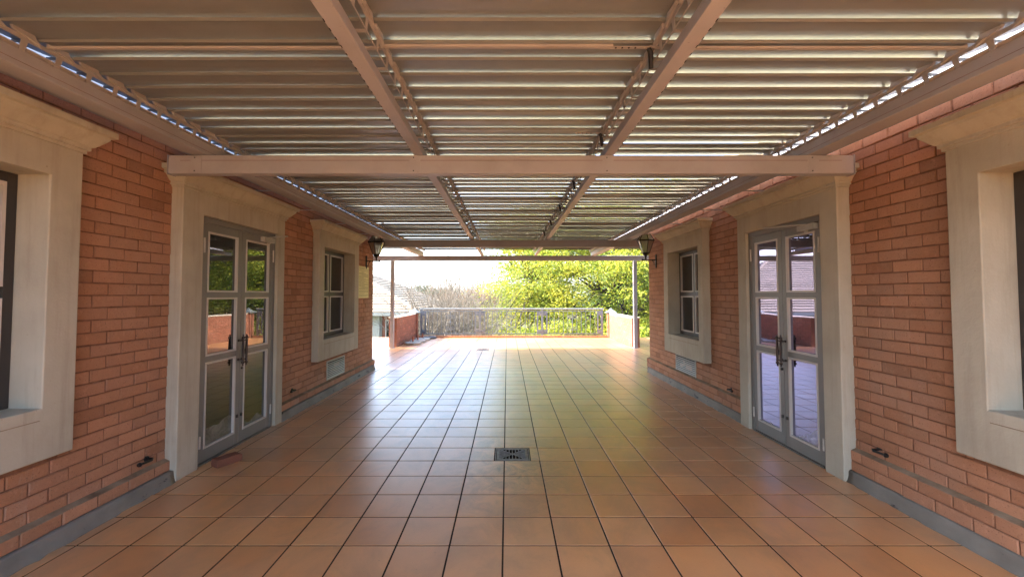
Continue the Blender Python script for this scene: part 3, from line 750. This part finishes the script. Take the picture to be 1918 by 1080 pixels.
# ------------------------------------------------------------------ small iron wall hooks
def hook(x, s, y, z, label, L=0.13):
    mb = MB().lathe([(0.022, 0), (0.022, 0.008)], (x, y, z), 10, 'x')
    mb.tube([(x, y, z), (x - s * 0.05, y, z), (x - s * 0.062, y - 0.02, z - 0.002), (x - s * 0.062, y - L, z + 0.004)], 0.009, 6)
    mb.lathe([(0.014, -0.01), (0.018, 0), (0.014, 0.012)], (x - s * 0.062, y - L, z + 0.004), 8, 'y')
    tag(obj('wall_hook', mb, 'black', None), label, 'hook', 'iron wall hooks')
hook(-LW, -1, 3.36, 0.262, 'rusty iron hook low on the left wall before the left door')
hook(-LW, -1, 5.60, 0.30, 'small iron hook low on the left wall beyond the left door')
hook(RW, 1, 3.33, 0.345, 'dark iron hook low on the right wall before the right door')
hook(RW, 1, 5.50, 0.33, 'small dark iron hook on the right wall beyond the right door')

# ------------------------------------------------------------------ loose brick at the left door
lb = MB()
for k in range(2): pass
vv, ff = [], []
lb.prism([(-0.11, 0.0), (0.11, 0.0), (0.112, 0.03), (0.108, 0.06), (0.1, 0.068), (0.03, 0.072), (-0.02, 0.068), (-0.1, 0.07), (-0.108, 0.062), (-0.112, 0.03)], 'y', -0.052, 0.052)
me = lb.mesh('loose_brick'); fixn(me); me.materials.append(M['old_brick'])
o = link('loose_brick', me, None, (-2.60, 3.93, 0.001), (0, 0, R(62))); o2 = o.modifiers.new('bevel', 'BEVEL'); o2.width = 0.008; o2.segments = 2
tag(o, 'worn red brick lying on the floor against the left glass door', 'brick')

# ------------------------------------------------------------------ drain grates
def grate(x0, x1, y0, y1, label):
    g = thing('drain_grate', ((x0 + x1) / 2, (y0 + y1) / 2, 0), label, 'drain grate')
    z0, z1 = -0.005, 0.0015
    fr = MB(); w = 0.012
    def ring(mb, a, b, c, d, w, za, zb):
        mb.box(a, b, c, c + w, za, zb); mb.box(a, b, d - w, d, za, zb); mb.box(a, a + w, c + w, d - w, za, zb); mb.box(b - w, b, c + w, d - w, za, zb)
    ring(fr, x0, x1, y0, y1, 0.010, z0, z1 - 0.002); obj('frame', fr, 'iron', g)
    a, b, c, d = x0 + 0.016, x1 - 0.016, y0 + 0.014, y1 - 0.014
    gr = MB(); ring(gr, a, b, c, d, 0.026, z0, z1); obj('rim', gr, 'iron', g)
    a, b, c, d = a + 0.026, b - 0.026, c + 0.026, d - 0.026
    cx_, cy_ = (a + b) / 2, (c + d) / 2
    n_ = 8
    for k in range(1, n_):
        t_ = k / n_; f_ = abs(2 * t_ - 1)
        x = a + (b - a) * t_; hy = (d - c) / 2 * f_
        br1 = MB().box(x - 0.0042, x + 0.0042, c, cy_ - hy - 0.001, z0, z1 - 0.0005) if True else None
        obj('bar', br1, 'iron', g); obj('bar', MB().box(x - 0.0042, x + 0.0042, cy_ + hy + 0.001, d, z0, z1 - 0.0005), 'iron', g)
        y = c + (d - c) * t_; hx = (b - a) / 2 * f_
        if hx < (b - a) / 2 - 0.01:
            obj('bar', MB().box(a, cx_ - hx - 0.001, y - 0.0042, y + 0.0042, z0, z1 - 0.001), 'iron', g); obj('bar', MB().box(cx_ + hx + 0.001, b, y - 0.0042, y + 0.0042, z0, z1 - 0.001), 'iron', g)
    dg = MB()
    for (p, q) in (((a, c), (b, d)), ((a, d), (b, c))):
        p, q = Vector((*p, 0)), Vector((*q, 0)); u = (q - p).normalized(); w_ = Vector((-u.y, u.x, 0)) * 0.004
        dg.prism([tuple((p + w_)[:2]), tuple((q + w_)[:2]), tuple((q - w_)[:2]), tuple((p - w_)[:2])], 'z', z0 + (0.001 if p.y < q.y else 0.0015), z1 + (0.0003 if p.y < q.y else 0.0006))
    obj('diagonal_bars', dg, 'iron', g)
grate(gx0, gx1, gy0, gy1, 'square metal drain grate set in the tiles in the foreground')
grate(g2[0], g2[1], g2[2], g2[3], 'small drain grate in the tiles near the sunlit end')
obj('drain_pit', MB().box(g2[0] - .01, g2[1] + .01, g2[2] - .01, g2[3] + .01, -0.34, -0.12), 'dark', floor)

# ------------------------------------------------------------------ parapet walls, kerb and railing
def parapet(xin, s, y0, y1, label):
    """inner face at x = xin; s = side; wall runs outwards"""
    wdt = 0.23; H_ = 0.86
    w = thing('parapet_wall', (xin + s * wdt / 2, (y0 + y1) / 2, 0), label, 'wall', 'low brick parapet walls')
    xo = xin + s * wdt
    obj('core', MB().box(xin + s * 0.006, xo - s * 0.006, y0 + 0.006, y1, 0, H_ - 0.005), 'mortar', w)
    its = []
    for k in range(10):
        zc = 0.003 + k * BC + BC / 2
        yy = y0 + 0.002
        first = True
        while yy < y1 - 0.02:
            L = BL if not (first and k % 2) else 0.106
            first = False
            L = min(L, y1 - yy); its.append((xin, yy + L / 2, zc, L, 0.0 if s < 0 else math.pi)); yy += L + 0.01
        xa = min(xin, xo) + 0.001
        if k % 2: its.append((xa + 0.115, y0, zc, BL, -math.pi / 2))
        else:
            its.append((xa + 0.054, y0, zc, 0.106, -math.pi / 2)); its.append((xa + 0.174, y0, zc, 0.106, -math.pi / 2))
    lay_bricks(w, its, 'brick_red', 300, lambda i: i[1])
    obj('coping', MB().box(xin - s * 0.012, xo + s * 0.012, y0 - 0.012, y1 - 0.28, H_, H_ + 0.035), 'coping', w, bevel=0.006)
    # pier at the far end
    pr = obj('pier', MB().box(xin - s * 0.03, xin + s * 0.21, y1 - 0.24, y1 - 0.001, 0, H_ + 0.02), 'mortar', w)
    for k in range(10):
        zc = 0.003 + k * BC + BC / 2
        o = link('brick', brick_mesh(k % 10, 'brick_red'), w, (xin - s * 0.036 + s * 0.12, y1 - 0.246, zc), (0, 0, -math.pi / 2)); o.scale = (1, 0.24 / BL, 1)
        o = link('brick', brick_mesh((k + 3) % 10, 'brick_red'), w, (xin - s * 0.036, y1 - 0.12, zc), (0, 0, 0 if s < 0 else math.pi)); o.scale = (1, 0.236 / BL, 1)
    xc = xin + s * 0.09; yc = y1 - 0.12
    cp = MB(); zz = H_ + 0.021
    q = 0.17
    rings = [(q, zz + 0.02), (q + 0.012, zz + 0.024), (q + 0.012, zz + 0.045), (0.10, zz + 0.10), (0.045, zz + 0.155), (0.03, zz + 0.165), (0.03, zz + 0.185), (0.006, zz + 0.20)]
    cp.lathe([(r * 1.414, h) for r, h in rings], (xc, yc, 0), 4, 'z', math.pi / 4)
    cp.box(xc - 0.11, xc + 0.11, yc - 0.11, yc + 0.11, zz - 0.001, zz + 0.0205)
    tag(obj('pier_cap_lamp', cp, 'rail_top', None), 'pale metal pyramid cap on the pier at the far end of the %s parapet' % ('left' if s < 0 else 'right'), 'pier cap', 'pyramid pier caps')
parapet(-3.30, -1, 12.50, 15.42, 'shaded low brick parapet wall at the far left beside the umbrella bases')
parapet(3.70, 1, 12.42, 15.42, 'sunlit low brick parapet wall at the far right of the terrace')
kb = thing('brick_kerb', (0.2, 15.34, 0), 'low brick kerb under the far railing', 'kerb')
obj('core', MB().box(-3.20, 3.60, 15.256, 15.40, 0.0, 0.066), 'mortar', kb)
for k in range(62):
    x = -3.22 + 0.055 + k * 0.1105
    if x > 3.62: break
    o = link('brick', brick_mesh(k % 10), kb, (x, 15.25, 0.036), (0, 0, -math.pi / 2)); o.scale = (1, 0.1005 / BL, 0.85)
    o = link('brick', brick_mesh((k + 4) % 10), kb, (x, 15.325, 0.074), (0, -math.pi / 2, -math.pi / 2)); o.scale = (1, 0.1005 / BL, 1.95)
rl = thing('railing', (0.17, 15.31, 0), 'blue grey metal railing with scroll ornaments across the far end of the terrace', 'railing')
ry = 15.31; rx0, rx1 = -3.17, 3.50; zt = 1.045; zb = 0.13
hr = MB().lathe([(0.032, 0), (0.032, rx1 - rx0 + 0.06)], (rx0 - 0.03, ry, zt), 10, 'x'); obj('handrail', hr, 'rail_top', rl, smooth=False)
obj('upper_rail', MB().box(rx0, rx1, ry - 0.018, ry + 0.018, 0.955, 0.98), 'rail', rl); obj('bottom_rail', MB().box(rx0, rx1, ry - 0.018, ry + 0.018, zb, zb + 0.03), 'rail', rl)
joints = [(rx0 + 0.035, (0.15,)), (-0.995, (-0.17, 0.17)), (1.28, (-0.17, 0.17)), (rx1 - 0.035, (-0.15,))]
for jx, sides in joints:
    obj('rail_post', MB().box(jx - 0.038, jx + 0.038, ry - 0.024, ry + 0.024, 0.085, 1.02), 'rail', rl, bevel=0.003)
    for sd in sides:
        obj('stile', MB().box(jx + sd - 0.026, jx + sd + 0.026, ry - 0.016, ry + 0.016, zb + 0.03, 0.955), 'rail', rl)
        for z0_, z1_ in ((zb + 0.03, zb + 0.16), (0.955 - 0.15, 0.955)):
            a, b = sorted((jx + math.copysign(0.038, sd), jx + sd - math.copysign(0.026, sd)))
            pl_ = obj('plate', MB().box(a, b, ry - 0.008, ry + 0.008, z0_, z1_), 'rail', rl)
            obj('rosette', MB().lathe([(0.044, 0.0), (0.044, -0.006), (0.03, -0.012), (0.012, -0.012)], ((a + b) / 2, ry - 0.008, (z0_ + z1_) / 2), 12, 'y'), 'rail', pl_)
panels = [(rx0 + 0.21, -1.19), (-0.80, 1.085), (1.475, rx1 - 0.21)]
for (a, b) in panels:
    n_ = 10; cxp = (a + b) / 2
    for k in range(n_ + 1):
        x = a + (b - a) * (k + 0.5) / (n_ + 1)
        if abs(x - cxp) < 0.05: continue
        obj('baluster', MB().box(x - 0.0085, x + 0.0085, ry - 0.0085, ry + 0.0085, zb + 0.03, 0.955), 'rail', rl)
    sc_ = MB()
    for m_ in (-1, 1):
        for fl in (-1, 1):
            pts = []
            for q in range(26):
                th = q / 25 * 2.6 * math.pi; r_ = 0.078 * (1 - 0.028 * q)
                pts.append((cxp + m_ * (0.075 - r_ * math.cos(th)), ry, 0.545 + fl * (0.20 + r_ * math.sin(th))))
            pts = [(cxp + m_ * 0.012, ry, 0.545 + fl * 0.02), (cxp + m_ * 0.008, ry, 0.545 + fl * 0.12)] + pts
            sc_.tube(pts, 0.0095, 5)
    sc_.tube([(cxp, ry, zb + 0.03), (cxp, ry, 0.955)], 0.011, 6)
    sc_.lathe([(0.012, -0.03), (0.035, 0), (0.012, 0.03)], (cxp, ry, 0.545), 8)
    obj('scroll_ornament', sc_, 'rail', rl)

# ------------------------------------------------------------------ parasol bases
def pbase(x, y, label, m='concrete', r=0.27, stub=True):
    p = thing('parasol_base', (x, y, 0), label, 'parasol base', 'parasol bases by the left parapet')
    obj('slab', MB().lathe([(r * 0.97, 0.001), (r, 0.012), (r, 0.058), (r * 0.95, 0.068), (0.05, 0.075)], (x, y, 0), 8 if stub else 24, 'z', 0.3), m, p)
    if stub: obj('tube', MB().lathe([(0.026, 0.07), (0.026, 0.24), (0.021, 0.24), (0.021, 0.10)], (x, y, 0), 12), 'brick_red', p)
    obj('rim', MB().lathe([(0.05, 0.0748), (0.05, 0.082), (0.03, 0.088)], (x, y, 0), 12), m, p)
pbase(-2.98, 13.25, 'grey octagonal concrete parasol base nearest to the camera')
pbase(-2.95, 13.85, 'grey octagonal concrete parasol base in the middle of the row')
pbase(-2.92, 14.45, 'grey octagonal concrete parasol base farthest along the left parapet')
pbase(-2.78, 15.02, 'flat dark round parasol base under the railing', 'rubber', 0.25, False)

# ------------------------------------------------------------------ neighbour's house, down the slope
hs = thing('tiled_house', (-11, 23, -3.3), 'low white house with a pale tiled hip roof beyond the left parapet', 'house')
ex0, ex1, ey0, ey1, ez = -26.0, -4.3, 20.0, 33.0, 0.72
sl_ = 0.46; half = (ey1 - ey0) / 2
obj('wall', MB().box(ex0 + 0.5, -6.15, ey0 + 0.5, ey1 - 0.5, -3.3, ez - 0.03), 'house_white', hs)
obj('brick_wall', MB().box(-6.148, ex1 - 0.5, ey0 + 0.6, ey1 - 0.6, -3.3, ez - 0.035), 'brick_red', hs, label='red brick end section of the house')
w_ = obj('window', MB().box(-5.98, -5.42, ey0 + 0.56, ey0 + 0.62, -0.95, 0.35), 'bead', hs)
obj('pane', MB().box(-5.93, -5.72, ey0 + 0.55, ey0 + 0.57, -0.9, 0.3), 'glass_w', w_); obj('pane', MB().box(-5.68, -5.47, ey0 + 0.55, ey0 + 0.57, -0.9, 0.3), 'glass_w', w_)
obj('downpipe', MB().lathe([(0.05, -3.3), (0.05, ez - 0.03)], (-6.25, ey0 + 0.44, 0), 8), 'house_white', hs)
obj('fascia', MB().box(ex0 - 0.02, ex1 + 0.02, ey0 - 0.02, ey1 + 0.02, ez - 0.16, ez - 0.001), 'house_white', hs)
rm = MB(); h_ = half * sl_
rm.add([(ex0, ey0, ez), (ex1, ey0, ez), (ex1, ey1, ez), (ex0, ey1, ez), (ex0 + half, ey0 + half, ez + h_), (ex1 - half, ey0 + half, ez + h_)], [(0, 1, 5, 4), (1, 2, 5), (2, 3, 4, 5), (3, 0, 4), (0, 3, 2, 1)])
rf_ = obj('roof', rm, 'roof_tile', hs)
nrow = 24
for k in range(nrow):                       # tile courses: each a stepped strip, front slope and right hip
    t0, t1 = k / nrow * half, (k + 1) / nrow * half
    up = 0.045
    a = [(ex0 + t0, ey0 + t0 - 0.02, ez + t0 * sl_ + up), (ex1 - t0, ey0 + t0 - 0.02, ez + t0 * sl_ + up), (ex1 - t1, ey0 + t1, ez + t1 * sl_ + 0.008), (ex0 + t1, ey0 + t1, ez + t1 * sl_ + 0.008),
         (ex0 + t0, ey0 + t0 - 0.02, ez + t0 * sl_ + 0.003), (ex1 - t0, ey0 + t0 - 0.02, ez + t0 * sl_ + 0.003)]
    obj('tile_course', MB().add(a, [(0, 1, 2, 3), (4, 5, 1, 0)]), 'roof_tile', rf_)
    a = [(ex1 - t0 + 0.02, ey0 + t0, ez + t0 * sl_ + up), (ex1 - t0 + 0.02, ey1 - t0, ez + t0 * sl_ + up), (ex1 - t1, ey1 - t1, ez + t1 * sl_ + 0.008), (ex1 - t1, ey0 + t1, ez + t1 * sl_ + 0.008),
         (ex1 - t0 + 0.02, ey0 + t0, ez + t0 * sl_ + 0.003), (ex1 - t0 + 0.02, ey1 - t0, ez + t0 * sl_ + 0.003)]
    obj('tile_course', MB().add(a, [(0, 1, 2, 3), (4, 5, 1, 0)]), 'roof_tile', rf_)
obj('hip_tiles', MB().tube([(ex1, ey0, ez + 0.05), (ex1 - half, ey0 + half, ez + h_ + 0.05)], 0.10, 6), 'roof_tile', rf_)
obj('ridge_tiles', MB().tube([(ex0 + half, ey0 + half, ez + h_ + 0.04), (ex1 - half, ey0 + half, ez + h_ + 0.04)], 0.10, 6), 'roof_tile', rf_)

# ------------------------------------------------------------------ trees
def frames(d):
    d = d / np.linalg.norm(d, axis=1, keepdims=True); up = np.where(np.abs(d[:, 2:3]) > 0.9, np.array([[1.0, 0, 0]]), np.array([[0, 0, 1.0]]))
    u = np.cross(d, up); u /= np.linalg.norm(u, axis=1, keepdims=True); return d, u, np.cross(u, d)
def leaf_mesh(name, C, D, L, W, m):
    """folded kite leaves at C along D"""
    d, u, w = frames(D); roll = rng.uniform(0, 2 * np.pi, len(C))[:, None]
    s = u * np.cos(roll) + w * np.sin(roll); L = L[:, None]; W = W[:, None]
    V = np.stack([C, C + d * L * 0.45 + s * W, C + d * L, C + d * L * 0.45 - s * W], 1).reshape(-1, 3)
    return npmesh(name, V, np.arange(len(V)).reshape(-1, 4), m)
def limbs(base, segs):
    mb = MB()
    for pts, rad in segs: mb.tube(pts, rad, 5)
    return mb
def crooked(p, q, n_, j):
    p, q = np.array(p, float), np.array(q, float); out = [p + (q - p) * k / n_ + (rng.normal(0, j, 3) if 0 < k < n_ else 0) for k in range(n_ + 1)]; return out
def leafy_tree(name, base, cc, rad, nclump, per, m, label, seed, leaf=(0.15, 0.032), clump=0.75, inner=0.45, cut=None):
    global rng
    rng = np.random.default_rng(seed)
    t_ = thing(name, base, label, 'tree'); base = np.array(base, float); cc = np.array(cc, float); rad = np.array(rad, float)
    dirs = rng.normal(0, 1, (nclump, 3)); dirs /= np.linalg.norm(dirs, axis=1, keepdims=True)
    r = rng.uniform(inner, 1.0, nclump) ** 0.7
    lump = 1 + 0.16 * np.sin(dirs[:, 0] * 5 + seed) * np.cos(dirs[:, 2] * 6 + 1.7 * seed) + rng.normal(0, 0.05, nclump)
    C = cc + dirs * rad * (r * lump)[:, None]
    C = C[C[:, 2] > base[2] + 0.6]
    if cut is not None: C = C[cut(C)]
    # skeleton
    fork = base + (cc - base) * np.array([0.5, 0.5, 0.55]); segs = [(crooked(base, fork, 4, 0.06), list(np.linspace(rad[0] * 0.045, rad[0] * 0.032, 5)))]
    nl = 9; mains = []
    for k in range(nl):
        a = 2 * np.pi * k / nl + rng.uniform(-.3, .3); q = cc + rad * np.array([math.cos(a) * 0.62, math.sin(a) * 0.62, rng.uniform(-0.25, 0.55)])
        pts = crooked(fork + rng.normal(0, 0.05, 3), q, 5, rad[0] * 0.035); segs.append((pts, list(np.linspace(rad[0] * 0.022, rad[0] * 0.007, 6)))); mains += pts[2:]
    mains = np.array(mains)
    for c in C[:: max(1, len(C) // 330)]:
        k = np.argmin(((mains - c) ** 2).sum(1)); segs.append((crooked(mains[k], c, 3, 0.09), [rad[0] * 0.006, rad[0] * 0.0045, rad[0] * 0.003, rad[0] * 0.0015]))
    obj('trunk', limbs(None, segs), 'bark', t_, tuple(base))
    n_ = len(C); P = np.repeat(C, per, 0) + rng.normal(0, 1, (n_ * per, 3)) * np.array([clump, clump, clump * 0.36]) * 0.58
    D = P - np.repeat(C, per, 0); D = D + rng.normal(0, 0.5, D.shape); D[:, 2] -= 0.35
    L = rng.uniform(0.7, 1.3, len(P)) * leaf[0]; W = rng.uniform(0.7, 1.3, len(P)) * leaf[1]
    link('crown', leaf_mesh('crown', P - base, D, L, W, m), t_, tuple(base))
    return t_
def bare_tree(name, base, n_stem, H_, spread, label, seed, levels=2, r0=0.03, m='twig', nchild=5):
    global rng
    rng = np.random.default_rng(seed)
    t_ = thing(name, base, label, 'tree'); base = np.array(base, float); tr = MB(); tw = MB()
    def grow(mb, p, d, L, r, lev):
        pts = [p]; dd = d.copy()
        for k in range(4):
            dd = dd + rng.normal(0, 0.13, 3) + np.array([0, 0, 0.05]); dd /= np.linalg.norm(dd); pts.append(pts[-1] + dd * L / 4)
        mb.tube(pts, list(np.linspace(r, r * 0.45, 5)), 4 if lev else 5)
        if lev < levels:
            for k in range(nchild):
                f_ = rng.uniform(0.3, 1.0); i = min(3, int(f_ * 4)); q = pts[i] + (pts[i + 1] - pts[i]) * (f_ * 4 - i)
                d2 = dd + rng.normal(0, 0.45, 3); d2[2] = abs(d2[2]) * 0.9 + 0.1; d2 /= np.linalg.norm(d2)
                grow(tw, q, d2, L * rng.uniform(0.42, 0.7), r * 0.5, lev + 1)
    for k in range(n_stem):
        a = rng.uniform(0, 2 * np.pi); s_ = rng.uniform(0.1, 1) * spread
        d = np.array([math.cos(a) * s_, math.sin(a) * s_, 1.0]); d /= np.linalg.norm(d)
        grow(tr, base + np.array([math.cos(a), math.sin(a), 0]) * 0.15 * rng.random(), d, H_ * rng.uniform(0.55, 0.8), r0 * rng.uniform(0.6, 1.2), 0)
    obj('trunk', tr, m, t_, tuple(base)); obj('crown', tw, m, t_, tuple(base))
    return t_
leafy_tree('leafy_tree', (7.0, 25.0, -3.3), (6.5, 24.0, 0.8), (8.1, 6.0, 7.4), 1000, 290, 'leaf', 'large spreading tree with yellow green feathery leaves behind the railing', 3, (0.145, 0.031), 0.9)
leafy_tree('leafy_tree', (15.0, 33.0, -4.0), (14.5, 33.0, 2.0), (8, 6, 8), 650, 110, 'leaf_green', 'darker green tree behind the yellow green tree at the right', 5, (0.22, 0.05), 0.95)
leafy_tree('leafy_shrub', (5.6, 18.6, -3.3), (5.6, 18.6, -1.4), (2.0, 1.5, 1.9), 160, 110, 'leaf', 'yellow leafy shrub beyond the right parapet', 9, (0.15, 0.035), 0.5)
leafy_tree('leafy_shrub', (1.6, 19.2, -3.3), (1.6, 19.2, -2.0), (2.6, 1.6, 2.4), 190, 110, 'leaf', 'low bright leafy shrub just behind the middle of the railing', 11, (0.15, 0.035), 0.55)
bare_tree('bare_shrub', (-3.55, 19.4, -3.3), 30, 5.2, 0.42, 'bare grey many stemmed shrub behind the left railing panel', 21)
bare_tree('bare_shrub', (-2.3, 19.0, -3.3), 32, 5.0, 0.42, 'bare grey twiggy shrub behind the left railing post', 22)
bare_tree('bare_shrub', (-1.7, 21.5, -3.3), 30, 5.4, 0.40, 'bare grey twiggy shrub beside the yellow green tree', 23)
bare_tree('bare_shrub', (-5.4, 27.0, -3.3), 24, 6.3, 0.5, 'bare pale shrub in front of the house roof corner', 24)
bare_tree('bare_tree', (-8.2, 42.0, -3.6), 7, 9.5, 0.5, 'tall thin bare tree standing above the other shrubs', 25, 3, 0.05, nchild=4)
bare_tree('bare_tree', (-4.2, 36.0, -3.5), 16, 6.6, 0.6, 'bare brown tree behind the grey shrubs', 26, 2, 0.04)
leafy_tree('rust_tree', (-5.0, 48.0, -3.8), (-4.9, 48.0, 0.4), (4.2, 3, 2.3), 200, 40, 'leaf_rust', 'tree with thin rust orange autumn leaves before the hills', 31, (0.2, 0.05), 0.8)
leafy_tree('leafy_tree', (-12.5, 62.0, -4.2), (-12.5, 62, -0.3), (4, 3, 3.2), 120, 90, 'leaf_dark', 'dark evergreen tree far behind the bare tree', 33, (0.35, 0.1), 1.0)
leafy_tree('leafy_tree', (-2.5, 95.0, -4.4), (-2.5, 95, -1.5), (6, 4, 3.4), 140, 70, 'leaf_dark', 'dark round tree in the far valley beside the yellow tree', 35, (0.5, 0.15), 1.3)
# far wood in the valley: one mass
rng = np.random.default_rng(40); n_ = 520
cx_ = rng.uniform(-130, 130, n_); cy_ = rng.uniform(90, 420, n_); per = 90
C = np.stack([cx_, cy_, -4.2 - 0.012 * (cy_ - 25) + rng.uniform(1.0, 4.0, n_)], 1)
P = np.repeat(C, per, 0) + rng.normal(0, 1, (n_ * per, 3)) * np.array([2.6, 2.6, 1.5]); D = rng.normal(0, 1, P.shape)
o = link('far_wood', leaf_mesh('far_wood', P, D, np.full(len(P), 1.3), np.full(len(P), 0.5), 'leaf_dark'), None, (0, 0, 0)); stuff(o)
o['label'] = 'far off dark green wood in the valley below the hills'; o['category'] = 'wood'
# hills
hb = MB(); nx, ny = 160, 26
for i in range(nx + 1):
    for j in range(ny + 1):
        x = -1400 + 2800 * i / nx; y = 700 + 700 * j / ny; e = math.sin(math.pi * min(1, j / ny * 1.15) * 0.5)
        ridge = 34 + 7 * math.sin(x * 0.006 + 0.6) + 4 * math.sin(x * 0.017 + 2) + random.uniform(-1.6, 1.6)
        hb.v.append((x, y, -14 + ridge * e * 1.05))
for i in range(nx):
    for j in range(ny):
        a = i * (ny + 1) + j; hb.f.append((a, a + ny + 1, a + ny + 2, a + 1))
struct(obj('hills', hb, 'hill', None, (0, 0, 0)))

# ------------------------------------------------------------------ air
hz = MB().box(-1500, 1500, -320, 1600, -40.0, 60.0)
hm = bpy.data.materials.new('haze_air'); hm.use_nodes = True; hm.node_tree.nodes.clear()
hv = hm.node_tree.nodes.new('ShaderNodeVolumePrincipled'); hv.inputs['Color'].default_value = (0.86, 0.92, 1.0, 1); hv.inputs['Density'].default_value = 0.00035; hv.inputs['Anisotropy'].default_value = 0.2
ho = hm.node_tree.nodes.new('ShaderNodeOutputMaterial'); hm.node_tree.links.new(hv.outputs[0], ho.inputs['Volume'])
o = obj('haze', hz, hm, None, (0, 0, 0)); stuff(o); o['label'] = 'thin pale haze in the air over the valley'; o['category'] = 'haze'
